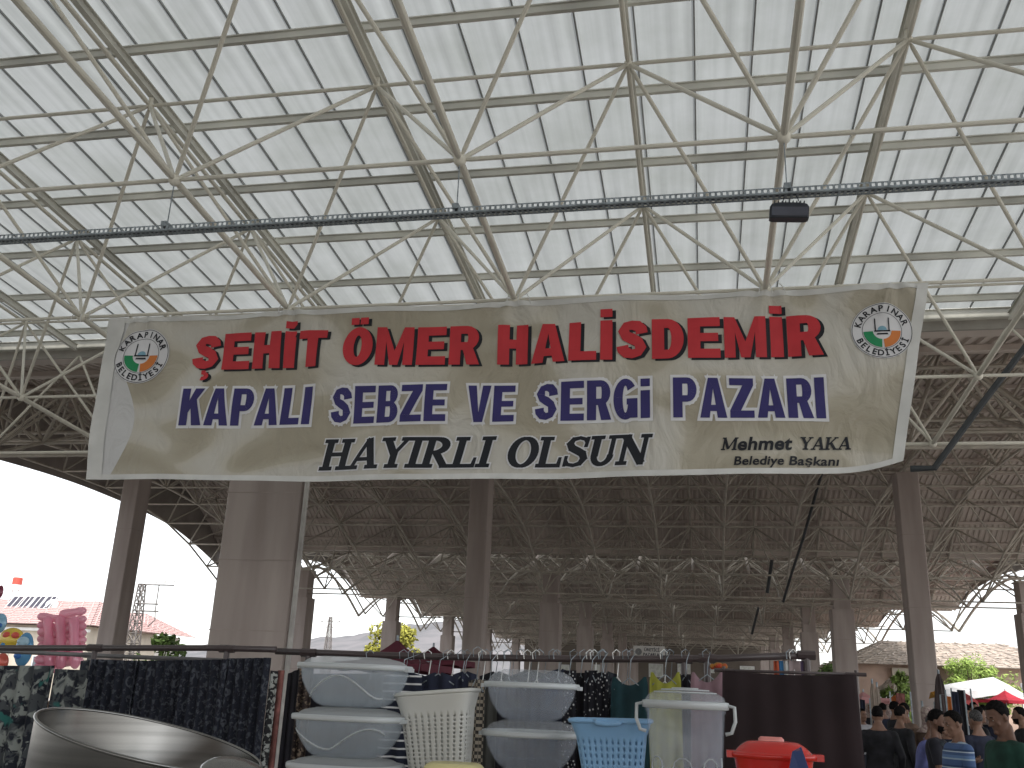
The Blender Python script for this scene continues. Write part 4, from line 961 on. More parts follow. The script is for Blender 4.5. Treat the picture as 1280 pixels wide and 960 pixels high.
parasol('closed beige parasol standing near the black curtain', 1090, 853, 24, .08, 1.0, (.28, .23, .19), 6, closed=True, group='closed beige parasols')
parasol('shorter closed beige parasol behind the first', 1096, 857, 24.6, .075, .95, (.30, .25, .21), 6, closed=True, group='closed beige parasols')
parasol('closed dark brown parasol leaning by the right hand column', 1173, 842, 22, .13, 1.0, (.06, .045, .045), 6, closed=True)
def tent(label, pts, Y0, Y1, col, drop=.5):
    # pts: outline of the ridge line in the photo from left to right
    P_ = [at(x, y, Y0) for x, y in pts]; t = thing('market_tent', label, 'tent', (P_[0].x, Y0, 0)); q = MB(); n_ = len(P_)
    m = mat('tent_'+str(col), col, .8, var=.05, scale=2)
    for p in P_:
        q.v += [(p.x, Y0-.0, p.z-drop*.55), (p.x, (Y0+Y1)/2-.2, p.z), (p.x+.2, Y1, p.z-drop*.5), (p.x, Y0+.02, p.z-drop)]
    for k in range(n_-1):
        a = 4*k; q.f += [(a, a+4, a+5, a+1), (a+1, a+5, a+6, a+2), (a+3, a+7, a+4, a)]
    q.build('roof_cloth', m, t)
    for p in (P_[0], P_[-1]):
        for y in (Y0+.1, Y1-.1): MB().tube([(p.x, y, 0), (p.x, y, p.z-drop*.7)], .03, 6).build('pole', M_gal, t)
    return t
tent('large white tent roof over stalls at the right edge', [(1178, 858), (1200, 854), (1230, 849), (1258, 845), (1272, 852), (1290, 862)], 64, 70, (.80, .80, .80), 1.0)
tent('small white tent roof between the closed parasols and the right column', [(1094, 869), (1108, 865.5), (1124, 869)], 56, 59, (.78, .78, .78), .45)
tent('yellow and orange awning just right of the right hand column', [(1172, 865), (1180, 863), (1189, 866)], 26, 28, (.60, .30, .04), .3)
tent('orange awning left of the right hand column', [(1119, 873), (1125, 869), (1134, 870)], 28, 30, (.50, .14, .04), .45)
tent('low white and red tent behind the dark goods at right', [(1206, 868), (1216, 866), (1222, 869)], 28, 30, (.6, .12, .12), .3)

# ------------------------------------------------------------------ plastic ware and steel pots on the stall table
M_frost = trans_mat('frosted_plastic', (.56, .62, .68), .5, .70, .3, (2, 2, 2), .06, .10)
M_frostlid = trans_mat('frosted_plastic_lid', (.64, .67, .68), .5, .52, .3, (2, 2, 2), .06, .10)
M_clear = trans_mat('clear_plastic', (.56, .61, .70), .5, .84, .12, (2, 2, 2), .06, .12)
M_clearlid = trans_mat('clear_plastic_lid', (.62, .66, .71), .5, .72, .15, (2, 2, 2), .06, .12)
M_rim = trans_mat('milky_rim', (.62, .65, .66), .35, 0, .3, (2, 2, 2), .04, .06)
def put_shell(prof, t, th=.003): return prof + [(max(r_-t, .001), z) for r_, z in reversed(prof)]
def span(x0, x1, y, Y): a, c = at(x0, y, Y), at(x1, y, Y); return (a+c)/2, (c.x-a.x)/2
TABLE = []
def bowl(label, x0, x1, yrim, ytop, ybot, Y, mats, e=3.2, swirl=0, group='lidded plastic bowls in two stacks', tilt=0, base=.52, depthr=.8):
    c, hw = span(x0, x1, yrim, Y); zt = at((x0+x1)/2, ytop, Y).z-c.z; zb = at((x0+x1)/2, ybot, Y).z-c.z
    t = thing('plastic_bowl', label, 'bowl', (c.x, Y, c.z+zb), group); R_ = hw; mt = Matrix.Translation(c) @ Matrix.Rotation(R(tilt), 4, 'Y')
    pr = [(R_*base*.8, zb), (R_*base, zb+.002), (R_*(base+.14), zb*.88), (R_*(base+.27), zb*.64), (R_*(base+.37), zb*.36), (R_*.925, zb*.06), (R_*.93, -.004)]
    pr = smooth_prof(pr, 3)
    q = MB(); q.lathe([(.002, zb)]+pr, 72, 1, depthr, e, m=mt); q.lathe([(.002, zb+.004)]+[(r_-.003, z+.003) for r_, z in pr], 72, 1, depthr, e, m=mt); q.build('body', mats[0], t, smooth=True)
    q = MB(); q.lathe([(R_*.93, -.010), (R_*.99, -.010), (R_, -.004), (R_, .006), (R_*.985, .010), (R_*.93, .010), (R_*.90, .004), (R_*.93, -.010)], 72, 1, depthr, e, m=mt); q.build('rim', mats[2], t, smooth=True)
    q = MB(); q.lathe(smooth_prof([(R_*.93, .008), (R_*.90, zt*.30), (R_*.80, zt*.72), (R_*.62, zt*.94), (R_*.58, zt), (R_*.3, zt*1.0), (.002, zt*.98)], 3), 72, 1, depthr, e, m=mt); q.build('lid', mats[1], t, smooth=True)
    for sx in (-1, 1):
        q = MB(); q.box((sx*R_*.985 if sx > 0 else -R_*1.05, -.04, -.012), (R_*1.05 if sx > 0 else -R_*.985, .04, .002), mt); q.build('clip', mats[2], t)
    if swirl:
        pts = []
        for k in range(25):
            u = k/24; a = R(-90)+(u-.5)*1.9; zz = zb*(.50+.27*math.cos(u*2*math.pi*1.05*swirl+(0 if swirl > 0 else 2.4)))
            rr = interp(sorted([(z, r_) for r_, z in pr]), zz)+.0015
            cc, ss = math.cos(a), math.sin(a); f_ = (abs(cc)**e+abs(ss)**e)**(-1/e); pts.append(mt @ Vector((rr*f_*cc, depthr*rr*f_*ss, zz)))
        MB().tube(pts, .0028, 6).build('embossed_swirl', mats[2], t, smooth=True)
    return t
FR = (M_frost, M_frostlid, M_rim); CL = (M_clear, M_clearlid, M_rim)
bowl('top frosted bowl with white lid and swirl, topmost of the left stack', 380, 511, 834, 822, 884, 3.6, FR, swirl=1)
bowl('second frosted bowl from the top of the left stack, faint curl on its side', 373, 505, 897, 885, 947, 3.6, FR, swirl=-1)
bowl('third frosted bowl of the left stack, cut by the bottom of the photo', 366, 500, 957, 946, 1008, 3.6, FR)
bowl('lowest frosted bowl of the left stack, below the frame', 362, 496, 1019, 1009, 1070, 3.6, FR)
bowl('top clear bowl with domed clear lid, topmost of the right stack', 607, 724, 857, 838, 901, 3.8, CL, e=2.4, depthr=.95, base=.5)
bowl('second clear bowl with domed lid, under the top one of the right stack', 604, 727, 917, 901, 962, 3.8, CL, e=2.4, depthr=.95, base=.5)
bowl('third clear bowl of the right stack, below the frame', 602, 728, 980, 962, 1024, 3.8, CL, e=2.4, depthr=.95, base=.5)

def basket(label, xt0, xt1, yt0, yt1, xb0, xb1, ybot, Y, m, cols, rows, hole, solid_side=0, ybot_full=1090, name='laundry_basket', group='slotted plastic laundry baskets', handle=False):
    a, b_ = at(xt0, yt0, Y), at(xt1, yt1, Y); hw = (b_.x-a.x)/2; cx = (a.x+b_.x)/2; zt = (a.z+b_.z)/2; tl = math.atan2(b_.z-a.z, b_.x-a.x)
    c0, c1 = at(xb0, ybot, Y), at(xb1, ybot, Y); hb = (c1.x-c0.x)/2; zb = c0.z; cxb = (c0.x+c1.x)/2
    f_ = (at(xt0, ybot_full, Y).z-zt)/(zb-zt); zf = zt+(zb-zt)*f_; hf = hw+(hb-hw)*f_; cxf = cx+(cxb-cx)*f_
    t = thing(name, label, 'basket', (cxf, Y, zf), group); dr = .72; e = 5.5
    n_ = cols*8; R_rows = rows*2+4; q = MB()
    def P_(a_, v, grow=0):
        h_ = hw+(hf-hw)*v+grow; cc, ss = math.cos(a_), math.sin(a_); k_ = (abs(cc)**e+abs(ss)**e)**(-1/e)
        x = (cx+(cxf-cx)*v)+h_*k_*cc; y = Y+h_*.02+dr*h_*k_*ss; z = zt+(zf-zt)*v+math.tan(tl)*(x-cx)*(1-v)
        return (x, y, z)
    # angles spaced so that the slots are even along the faces
    angs = []
    S = 720; pl = [P_(2*math.pi*i/S, .3) for i in range(S+1)]; cum = [0]
    for i in range(S): cum.append(cum[-1]+math.hypot(pl[i+1][0]-pl[i][0], pl[i+1][1]-pl[i][1]))
    j = 0; NT = cols*4*6
    for k in range(NT):
        tgt = cum[-1]*k/NT
        while cum[j+1] < tgt: j += 1
        angs.append(2*math.pi*(j+(tgt-cum[j])/(cum[j+1]-cum[j]))/S)
    vs = [0, .02, .05, .10]+[.13+.80*k/(rows*2) for k in range(rows*2+1)]+[.97, 1.0]
    for v in vs:
        flare = .012*max(0, 1-v/.10)
        for a_ in angs: q.v.append(P_(a_, v, flare))
    nv = len(vs)
    for i in range(nv-1):
        inz = 4 <= i < 4+rows*2
        for k in range(NT):
            if inz and (i-4) % 2 == 0 and (k % 6) in hole and k > NT*.5: continue
            q.f.append((i*NT+k, i*NT+(k+1) % NT, (i+1)*NT+(k+1) % NT, (i+1)*NT+k))
    o = q.build('body', m, t, smooth=True)
    mod = o.modifiers.new('thick', 'SOLIDIFY'); mod.thickness = .004; mod.offset = -1
    q = MB(); ring = [Vector(P_(a_, 0, .015)) for a_ in angs[::2]]; q.tube(ring+[ring[0], ring[1]], .008, 8); q.build('rim', m, t, smooth=True)
    q = MB(); q.v = [P_(a_, 1, -.006) for a_ in angs]; q.f = [tuple(range(NT))]; q.build('bottom', m, t)
    if handle:
        h0, h1 = Vector(P_(-1.9, 0, .016)), Vector(P_(-1.25, 0, .016)); q = MB()
        q.tube([h0, h0+Vector((.01, -.012, -.006)), (h0+h1)/2+Vector((0, -.016, -.010)), h1+Vector((-.01, -.012, -.006)), h1], .008, 8); q.build('handle', m, t, smooth=True)
    return t
M_greyp = mat('pale_grey_plastic', (.50, .50, .47), .4, var=.05, spec=.4); M_bluep = mat('sky_blue_plastic', (.20, .38, .60), .35, var=.05, spec=.45)
basket('tall pale grey slotted laundry basket standing between the two bowl stacks', 504, 590, 869, 863, 516, 584, 958, 3.7, M_greyp, 8, 34, (2, 3))
basket('sky blue slotted basket between the clear bowls and the lidded bucket', 720, 808, 900, 902, 730, 803, 960, 3.5, M_bluep, 9, 18, (2, 3), handle=True)
# bucket with lid
c, hw = span(803, 911, 880, 3.4); t = thing('plastic_bucket', 'large translucent plastic bucket with domed lid and side grips', 'bucket', (c.x, 3.4, at(857, 1070, 3.4).z))
zb = at(857, 1070, 3.4).z-c.z; zt = at(857, 861, 3.4).z-c.z
pr = [(hw*.72, zb), (hw*.78, zb*.6), (hw*.86, zb*.25), (hw*.90, -.03), (hw*.93, -.025), (hw*.93, 0)]
q = MB(); q.lathe([(.002, zb)]+pr, 72, m=Matrix.Translation(c)); q.lathe([(.002, zb+.004)]+[(r_-.004, z+.002) for r_, z in pr], 72, m=Matrix.Translation(c)); q.build('body', M_clear, t, smooth=True)
q = MB(); q.lathe([(hw*.93, -.016), (hw, -.014), (hw*1.01, 0), (hw, .008), (hw*.93, .010), (hw*.9, .004), (hw*.93, -.016)], 72, m=Matrix.Translation(c)); q.build('rim', M_rim, t, smooth=True)
q = MB(); q.lathe(smooth_prof([(hw*.93, .008), (hw*.86, zt*.55), (hw*.6, zt*.88), (hw*.3, zt), (.002, zt*1.02)], 3), 72, m=Matrix.Translation(c)); q.build('lid', M_clearlid, t, smooth=True)
for r_ in (.3, .55, .72): q = MB(); q.tube([c+Vector((hw*r_*math.cos(k*.2618), hw*r_*math.sin(k*.2618), interp([(0, zt*1.02), (.3, zt), (.6, zt*.88), (.86, zt*.55)], r_)+.001)) for k in range(25)], .0022, 5); q.build('lid_ridge', M_rim, t, smooth=True)
for s_ in (-1, 1):
    q = MB(); q.tube([c+Vector((s_*hw*.95, -.03, .0)), c+Vector((s_*hw*1.12, -.03, -.005)), c+Vector((s_*hw*1.13, -.03, -.05)), c+Vector((s_*hw*1.04, -.03, -.085)), c+Vector((s_*hw*.9, -.03, -.09))], .006, 8); q.build('grip', M_rim, t, smooth=True)
for k in range(7):
    a0 = -2.5+k*.42; cc = Vector((hw*.80*math.cos(a0), hw*.80*math.sin(a0), zb*(.42+.10*(k % 2)))); q = MB(); q.tube([c+cc+Vector((.03*math.cos(u)*-math.sin(a0), .03*math.cos(u)*math.cos(a0), .03*math.sin(u))) for u in [i*.63 for i in range(11)]], .0022, 5); q.build('embossed_ring', M_rim, t, smooth=True)
# red oval pan
c, hw = span(913, 1021, 944, 3.0); t = thing('red_tub', 'glossy red oval tub with domed lid in front of the black curtain', 'tub', (c.x, 3.0, c.z-.16))
M_redp = mat('glossy_red_plastic', (.50, .018, .012), .22, var=.04, spec=.6)
zt = at(966, 926, 3.0).z-c.z; mt = Matrix.Translation(c)
q = MB(); q.lathe(smooth_prof([(.002, -.155), (hw*.6, -.155), (hw*.78, -.10), (hw*.90, -.02), (hw*.93, -.006)], 3), 72, 1, .7, 2.3, m=mt); q.build('body', M_redp, t, smooth=True)
q = MB(); q.lathe([(hw*.9, -.010), (hw*1.0, -.008), (hw*1.02, 0), (hw*1.0, .006), (hw*.9, .008)], 72, 1, .7, 2.3, m=mt); q.build('rim', M_redp, t, smooth=True)
q = MB(); q.lathe(smooth_prof([(hw*.9, .006), (hw*.80, zt*.5), (hw*.62, zt*.88), (hw*.42, zt*.98), (.002, zt*1.0)], 3), 72, 1, .7, 2.3, m=mt); q.build('lid', M_redp, t, smooth=True)
q = MB(); q.lathe([(.002, .012), (.03, .012), (.036, .006), (.036, 0)], 24, 1.0, .35, 3, m=Matrix.Translation(c+Vector((-.005, -.01, zt*.98)))); q.build('lid_handle', mat('pink_shine_plastic', (.65, .25, .22), .2), t, smooth=True)
for s_ in (-1, 1): q = MB(); q.box((c.x+s_*hw*.99-.012, 2.97, c.z-.01), (c.x+s_*hw*.99+.018, 3.03, c.z+.008)); q.build('clip', M_redp, t)
p = at(1000, 962, 2.85); q = MB(); q.add([p+Vector(v) for v in ((-.045, 0, -.07), (-.018, -.004, .045), (.006, -.006, .058), (.034, .004, -.03), (.03, .008, -.08), (-.045, .006, -.07), (-.018, .004, .045), (.006, .002, .058), (.034, .012, -.03), (.03, .016, -.08))], [(0, 4, 3, 2, 1), (5, 6, 7, 8, 9), (0, 1, 6, 5), (1, 2, 7, 6), (2, 3, 8, 7), (3, 4, 9, 8)])
tag(q.build('price_wrapper', mat('blue_orange_wrapper', (.03, .05, .14), .4, col2=(.5, .15, .06), scale=28, lo=.3, hi=.38), None, loc=p), 'blue and orange printed wrapper leaning on the red tub', 'wrapper')
# yellow lid seen at the foot of the grey basket
c, hw = span(532, 604, 958, 3.45); q = MB(); q.lathe([(.002, .012), (hw*.8, .012), (hw*.92, .006), (hw, -.004), (hw, -.012), (hw*.9, -.012), (hw*.9, -.16), (.002, -.16)], 48, 1, .8, 3, m=Matrix.Translation(c))
tag(q.build('yellow_box', mat('pale_yellow_plastic', (.58, .52, .26), .4, var=.04), None, loc=c, smooth=False), 'pale yellow plastic box lid peeping up in front of the grey basket', 'box')
# steel pots
M_steel = mat('brushed_stainless', (.25, .245, .235), .26, 1.0, var=.10, scale=1, stretch=(1, 1, 60))
def pot(label, c, rad, depth, rx, ry, rim=.006, tp=.93):
    t = thing('steel_pot', label, 'pot', c, 'stainless steel pots'); m_ = Matrix.Translation(c) @ Matrix.Rotation(ry, 4, 'Y') @ Matrix.Rotation(rx, 4, 'X')
    q = MB(); q.lathe([(.002, -depth), (rad*tp*.95, -depth), (rad*tp, -depth+.02), (rad, -.006), (rad, 0)], 96, m=m_); q.lathe([(rad-.003, 0), (rad*tp-.003, -depth+.03), (rad*tp*.95, -depth+.006), (.002, -depth+.006)], 96, m=m_); q.build('body', M_steel, t, smooth=True)
    q = MB(); q.tube([m_ @ Vector((rad*math.cos(k*2*math.pi/96), rad*math.sin(k*2*math.pi/96), 0)) for k in range(98)], rim, 8); q.build('rim', M_steel, t, smooth=True)
    return t
pc = at(190, 925, 2.05)
pot('big brushed steel cauldron tilted to the right, at the bottom left', pc, .248, .30, R(0), R(13.0), .004, .80)
p2 = at(292, 972, 1.75); t = thing('steel_pot', 'smaller steel pot with domed lid beside the big cauldron', 'pot', p2-Vector((0, 0, .1)), 'stainless steel pots')
m_ = Matrix.Translation(p2) @ Matrix.Rotation(R(10), 4, 'Y'); q = MB(); q.lathe(smooth_prof([(.058, -.11), (.06, 0)], 2), 48, m=m_); q.build('body', M_steel, t, smooth=True)
q = MB(); q.lathe(smooth_prof([(.064, 0), (.062, .012), (.045, .026), (.02, .033), (.002, .034)], 4), 48, m=m_); q.build('lid', M_steel, t, smooth=True)
q = MB(); q.tube([m_ @ Vector((.064*math.cos(k*.1309), .064*math.sin(k*.1309), 0)) for k in range(50)], .0035, 8); q.build('rim', M_steel, t, smooth=True)
# stall table
t = thing('stall_table', 'wooden stall table under the plastic ware, just below the frame', 'table', (-.5, 3.3, 0)); M_wood = mat('plywood', (.35, .24, .13), .7, var=.2, scale=2, stretch=(1, 12, 12))
zt = at(857, 1072, 3.4).z-.02
MB().box((-3.0, 2.6, zt-.03), (2.0, 4.2, zt)).build('table_top', M_wood, t)
for x, y in ((-2.9, 2.7), (1.9, 2.7), (-2.9, 4.1), (1.9, 4.1)): MB().box((x-.03, y-.03, 0), (x+.03, y+.03, zt-.031)).build('leg', M_wood, t)
for (cx, cy, hh_, lb, rr) in ((pc.x+.07, pc.y+.03, pc.z-.33, 'upturned steel pot carrying the big cauldron, below the frame', .22), (p2.x, p2.y, p2.z-.115, 'upturned steel pot carrying the small lidded pot, below the frame', .09)):
    t = thing('steel_pot', lb, 'pot', (cx, cy, 0), 'stainless steel pots'); q = MB(); q.lathe([(rr*1.1, 0), (rr, hh_-.02), (rr*.9, hh_), (.002, hh_)], 48, cen=(cx, cy, 0)); q.build('body', M_steel, t, smooth=True)
for (px_, Y_, hwid, yb_, lb) in ((966, 3.0, .09, None, 'crate carrying the red tub, below the frame'), (568, 3.45, .1, None, 'crate carrying the yellow box, below the frame')):
    p = at(px_, 960, Y_); top = p.z-.19 if px_ > 900 else at(568, 958, 3.45).z-.165
    t = thing('wooden_crate', lb, 'crate', (p.x, Y_, zt)); 
    for k in range(5):
        z0 = zt+(top-zt)*k/5+.004; z1 = zt+(top-zt)*(k+1)/5-.006
        if z1 > z0+.004: MB().box((p.x-hwid, Y_-hwid, z0), (p.x+hwid, Y_-hwid+.012, z1)).build('slat', M_wood, t); MB().box((p.x-hwid, Y_+hwid-.012, z0), (p.x+hwid, Y_+hwid, z1)).build('slat', M_wood, t)
    MB().box((p.x-hwid, Y_-hwid+.013, top-.012), (p.x+hwid, Y_+hwid-.013, top)).build('top_board', M_wood, t)

# ------------------------------------------------------------------ clothes rails and hanging cloth
M_rail = mat('dark_painted_tube', (.055, .040, .040), .4, var=.1, spec=.5); M_rail2 = mat('grey_tube', (.16, .155, .155), .4, .3, var=.1)
def rail(label, pts, r_, posts, m=M_rail, group='clothes rails'):
    t = thing('clothes_rail', label, 'clothes rail', (pts[0].x, pts[0].y, 0), group)
    MB().tube(pts, r_, 10).build('rail_bar', m, t, smooth=True)
    for p in posts: MB().tube([(p.x, p.y+.001, 0), (p.x, p.y+.001, p.z+.02)], r_*.95, 8).build('post', m, t); MB().tube([(p.x-.05, p.y, p.z), (p.x+.05, p.y, p.z)], r_*1.25, 8).build('joint_sleeve', m, t)
    return t
rail('dark upper clothes rail running from the left edge to the broad pier', [at(-60, 810, 5.6), at(265, 810, 5.6), at(345, 812, 5.6)], .019, [at(119, 810, 5.6), at(284, 811, 5.6)])
rail('grey lower clothes rail behind the dark one at far left', [at(-60, 810, 6.4), at(0, 814, 6.3), at(112, 819, 6.1), at(286, 826, 5.9)], .015, [at(112, 819, 6.1)], M_rail2)
rail('long brown clothes rail crossing behind the plastic ware to the black curtain', [at(345, 814, 5.9), at(480, 819, 5.9), at(600, 822, 5.9), at(760, 824, 5.9), at(900, 823, 5.9), at(1012, 819, 5.9)], .021, [at(386, 816, 5.9), at(855, 824, 5.9), at(884, 823, 5.9), at(1008, 819, 5.9)])
def cloth(name, label, x0, x1, ytop0, ytop1, zb, Y, m, folds=5, amp=.02, cat='cloth', group=None, thick=.012, shape=None, seed=0, ph=0., top_sag=0., taper=0.):
    a, b_ = at(x0, ytop0, Y), at(x1, ytop1, Y); nx, nz = max(12, folds*8), 16; q = MB(); rnd = random.Random(seed or int(x0*7+x1)); pa = rnd.uniform(0, 6)
    for side in (0, 1):
        for i in range(nx+1):
            u = i/nx
            for j in range(nz+1):
                v = j/nz; zt_ = a.z+(b_.z-a.z)*u - top_sag*math.sin(math.pi*u)
                if shape: zt_ -= shape(u)
                z = zt_+(zb-zt_)*v; x = a.x+(b_.x-a.x)*u+taper*(v)*(u-.5)
                y = Y+amp*(.5+.5*v)*(math.sin(u*folds*2*math.pi+pa+.5*math.sin(v*3+u*4))+.3*math.sin(u*folds*5.3+v*2))+(thick if side else 0)
                q.v.append((x, y, z))
    n1 = (nx+1)*(nz+1)
    for i in range(nx):
        for j in range(nz):
            k = i*(nz+1)+j; q.f.append((k, k+1, k+nz+2, k+nz+1)); q.f.append((n1+k, n1+k+nz+1, n1+k+nz+2, n1+k+1))
    for i in range(nx):
        for j in (0, nz): k = i*(nz+1)+j; q.f.append((k, k+nz+1, n1+k+nz+1, n1+k))
    for j in range(nz):
        for i in (0, nx): k = i*(nz+1)+j; q.f.append((k, k+1, n1+k+1, n1+k))
    o = q.build(name, m, None, smooth=True, loc=(a.x, Y, zb)); return tag(o, label, cat, group) if label else o
def pattern(name, base, spots, kind, scale, thr=.5, rough=.85):
    m = bpy.data.materials.new(name); m.use_nodes = True; n = m.node_tree.nodes; l = m.node_tree.links; b = n['Principled BSDF']; b.inputs['Roughness'].default_value = rough; b.inputs['Specular IOR Level'].default_value = .15
    tc = n.new('ShaderNodeTexCoord'); last = None
    for k, (col, sc_, th, kd) in enumerate(spots):
        if kd == 'noise':
            t_ = n.new('ShaderNodeTexNoise'); t_.inputs['Scale'].default_value = sc_; t_.inputs['Detail'].default_value = 3; t_.inputs['Distortion'].default_value = .8
            t_.noise_dimensions = '4D'; t_.inputs['W'].default_value = k*3.1; o = t_.outputs['Fac']
        elif kd == 'dots': t_ = n.new('ShaderNodeTexVoronoi'); t_.inputs['Scale'].default_value = sc_; o = t_.outputs['Distance']
        elif kd == 'ring': t_ = n.new('ShaderNodeTexVoronoi'); t_.inputs['Scale'].default_value = sc_; t_.inputs['Randomness'].default_value = .75; o = t_.outputs['Distance']
        elif kd == 'check': t_ = n.new('ShaderNodeTexChecker'); t_.inputs['Scale'].default_value = sc_; o = t_.outputs['Fac']
        elif kd == 'band': t_ = n.new('ShaderNodeTexWave'); t_.bands_direction = 'Z'; t_.inputs['Scale'].default_value = sc_; t_.inputs['Distortion'].default_value = .4; o = t_.outputs['Fac']
        l.new(tc.outputs['Object'], t_.inputs['Vector'])
        r_ = n.new('ShaderNodeValToRGB'); e = r_.color_ramp.elements
        if kd == 'ring':
            e[0].position = .27; e[0].color = (0, 0, 0, 1); e[1].position = .40; e[1].color = (0, 0, 0, 1); x_ = e.new(.30); x_.color = (1, 1, 1, 1); x_ = e.new(.37); x_.color = (1, 1, 1, 1)
        elif kd == 'dots': e[0].position = th; e[0].color = (1, 1, 1, 1); e[1].position = th+.06; e[1].color = (0, 0, 0, 1)
        else: e[0].position = th; e[0].color = (0, 0, 0, 1); e[1].position = th+.05; e[1].color = (1, 1, 1, 1)
        l.new(o, r_.inputs[0]); mx = n.new('ShaderNodeMixRGB'); l.new(r_.outputs[0], mx.inputs[0])
        if last is None: mx.inputs[1].default_value = (*base, 1)
        else: l.new(last, mx.inputs[1])
        mx.inputs[2].default_value = (*col, 1); last = mx.outputs[0]
    l.new(last, b.inputs['Base Color']); return m
M_leafy = pattern('leaf_print_cloth', (.06, .065, .07), [((.22, .235, .22), 9, .5, 'noise'), ((.02, .022, .03), 16, .52, 'noise'), ((.03, .12, .11), 7, .62, 'noise'), ((.012, .014, .02), 5, .58, 'noise')], 0, 1)
M_leafy2 = pattern('dark_leaf_print_cloth', (.035, .04, .05), [((.10, .105, .11), 22, .54, 'noise'), ((.012, .012, .018), 12, .52, 'noise')], 0, 1)
M_lace = pattern('black_lace_cloth', (.016, .018, .026), [((.05, .055, .065), 42, .53, 'noise'), ((.06, .065, .078), 11, .3, 'ring'), ((.014, .014, .02), 40, .55, 'noise')], 0, 1)
M_black = mat('black_fabric', (.014, .013, .017), .9, var=.2, scale=5); M_brownblk = mat('brown_black_fabric', (.020, .012, .013), .9, var=.15, scale=2)
M_navy = mat('navy_fabric', (.02, .024, .045), .9, var=.2, scale=5); M_teal = mat('teal_fabric', (.010, .035, .042), .9, var=.2, scale=6)
M_lime = mat('lime_fabric', (.30, .30, .05), .9, var=.1, scale=8); M_mauve = mat('mauve_fabric', (.24, .15, .17), .9, var=.1, scale=8)
M_stripe = pattern('striped_navy_cloth', (.015, .018, .03), [((.5, .5, .5), 7, .86, 'band')], 0, 1)
M_dots = pattern('white_dotted_black_cloth', (.012, .012, .016), [((.38, .38, .38), 45, .22, 'dots')], 0, 1)
M_check = pattern('small_check_cloth', (.03, .028, .026), [((.22, .19, .15), 55, .5, 'check')], 0, 1)
M_leop = pattern('mottled_brown_cloth', (.04, .03, .026), [((.20, .15, .11), 38, .52, 'noise'), ((.02, .015, .015), 60, .55, 'noise')], 0, 1)
M_speck = pattern('white_speckled_cloth', (.03, .03, .032), [((.35, .36, .34), 35, .5, 'noise')], 0, 1)
M_rust = mat('rust_pink_fabric', (.20, .08, .07), .9, var=.2, scale=14)
G1 = 'lengths of cloth hanging on the left rails'
cloth('hanging_cloth', 'grey green leaf printed cloth hanging at the far left edge', -60, 70, 832, 832, .3, 5.5, M_leafy, 7, .04, group=G1)
cloth('hanging_cloth', 'second grey green leaf printed cloth, left of the black lace cloth', 68, 116, 836, 838, .3, 5.46, M_leafy, 4, .02, group=G1)
cloth('hanging_cloth', 'dark leaf printed cloth beside the post', 100, 128, 826, 824, .3, 5.62, M_leafy2, 2, .02, group=G1)
for k, (x0, x1, y0, y1) in enumerate(((116, 172, 824, 826), (170, 226, 826, 825), (224, 284, 825, 824), (282, 337, 823, 822))):
    cloth('hanging_cloth', ['black lace circle patterned cloth next to the leaf printed cloth', 'black lace circle patterned cloth above the cauldron, second of four', 'black lace circle patterned cloth third of four, left of the post', 'black lace circle patterned cloth nearest the broad pier'][k], x0, x1, y0, y1, .3, 5.4+.03*(k % 2), M_lace, 5, .034, group=G1)
cloth('hanging_cloth', 'white speckled narrow cloth at the foot of the broad pier', 338, 347, 838, 839, .3, 5.5, M_speck, 1, .01, group='narrow cloths below the broad pier')
cloth('hanging_cloth', 'rust pink narrow cloth next to the white speckled one', 347, 355, 838, 838, .3, 5.52, M_rust, 1, .01, group='narrow cloths below the broad pier')
cloth('hanging_cloth', 'plain black narrow garment left of the frosted bowls', 360, 374, 842, 836, .3, 5.6, M_black, 2, .012, group='narrow cloths below the broad pier')
cloth('hanging_cloth', 'mottled brown garment directly behind the left bowl stack', 373, 392, 832, 830, .3, 5.7, M_leop, 2, .015, group='narrow cloths below the broad pier')
def hanger(p, label_unused=None, wdt=.38, parent=None, m=None):
    m = m or M_white; q = MB()
    hk = [p+Vector((0, 0, .035)), p+Vector((-.012, 0, .045)), p+Vector((-.002, 0, .058)), p+Vector((.016, 0, .045)), p+Vector((.006, 0, .0)), p+Vector((.002, 0, -.04))]
    q.tube([v-Vector((0, 0, .02)) for v in hk], .003, 5); return q
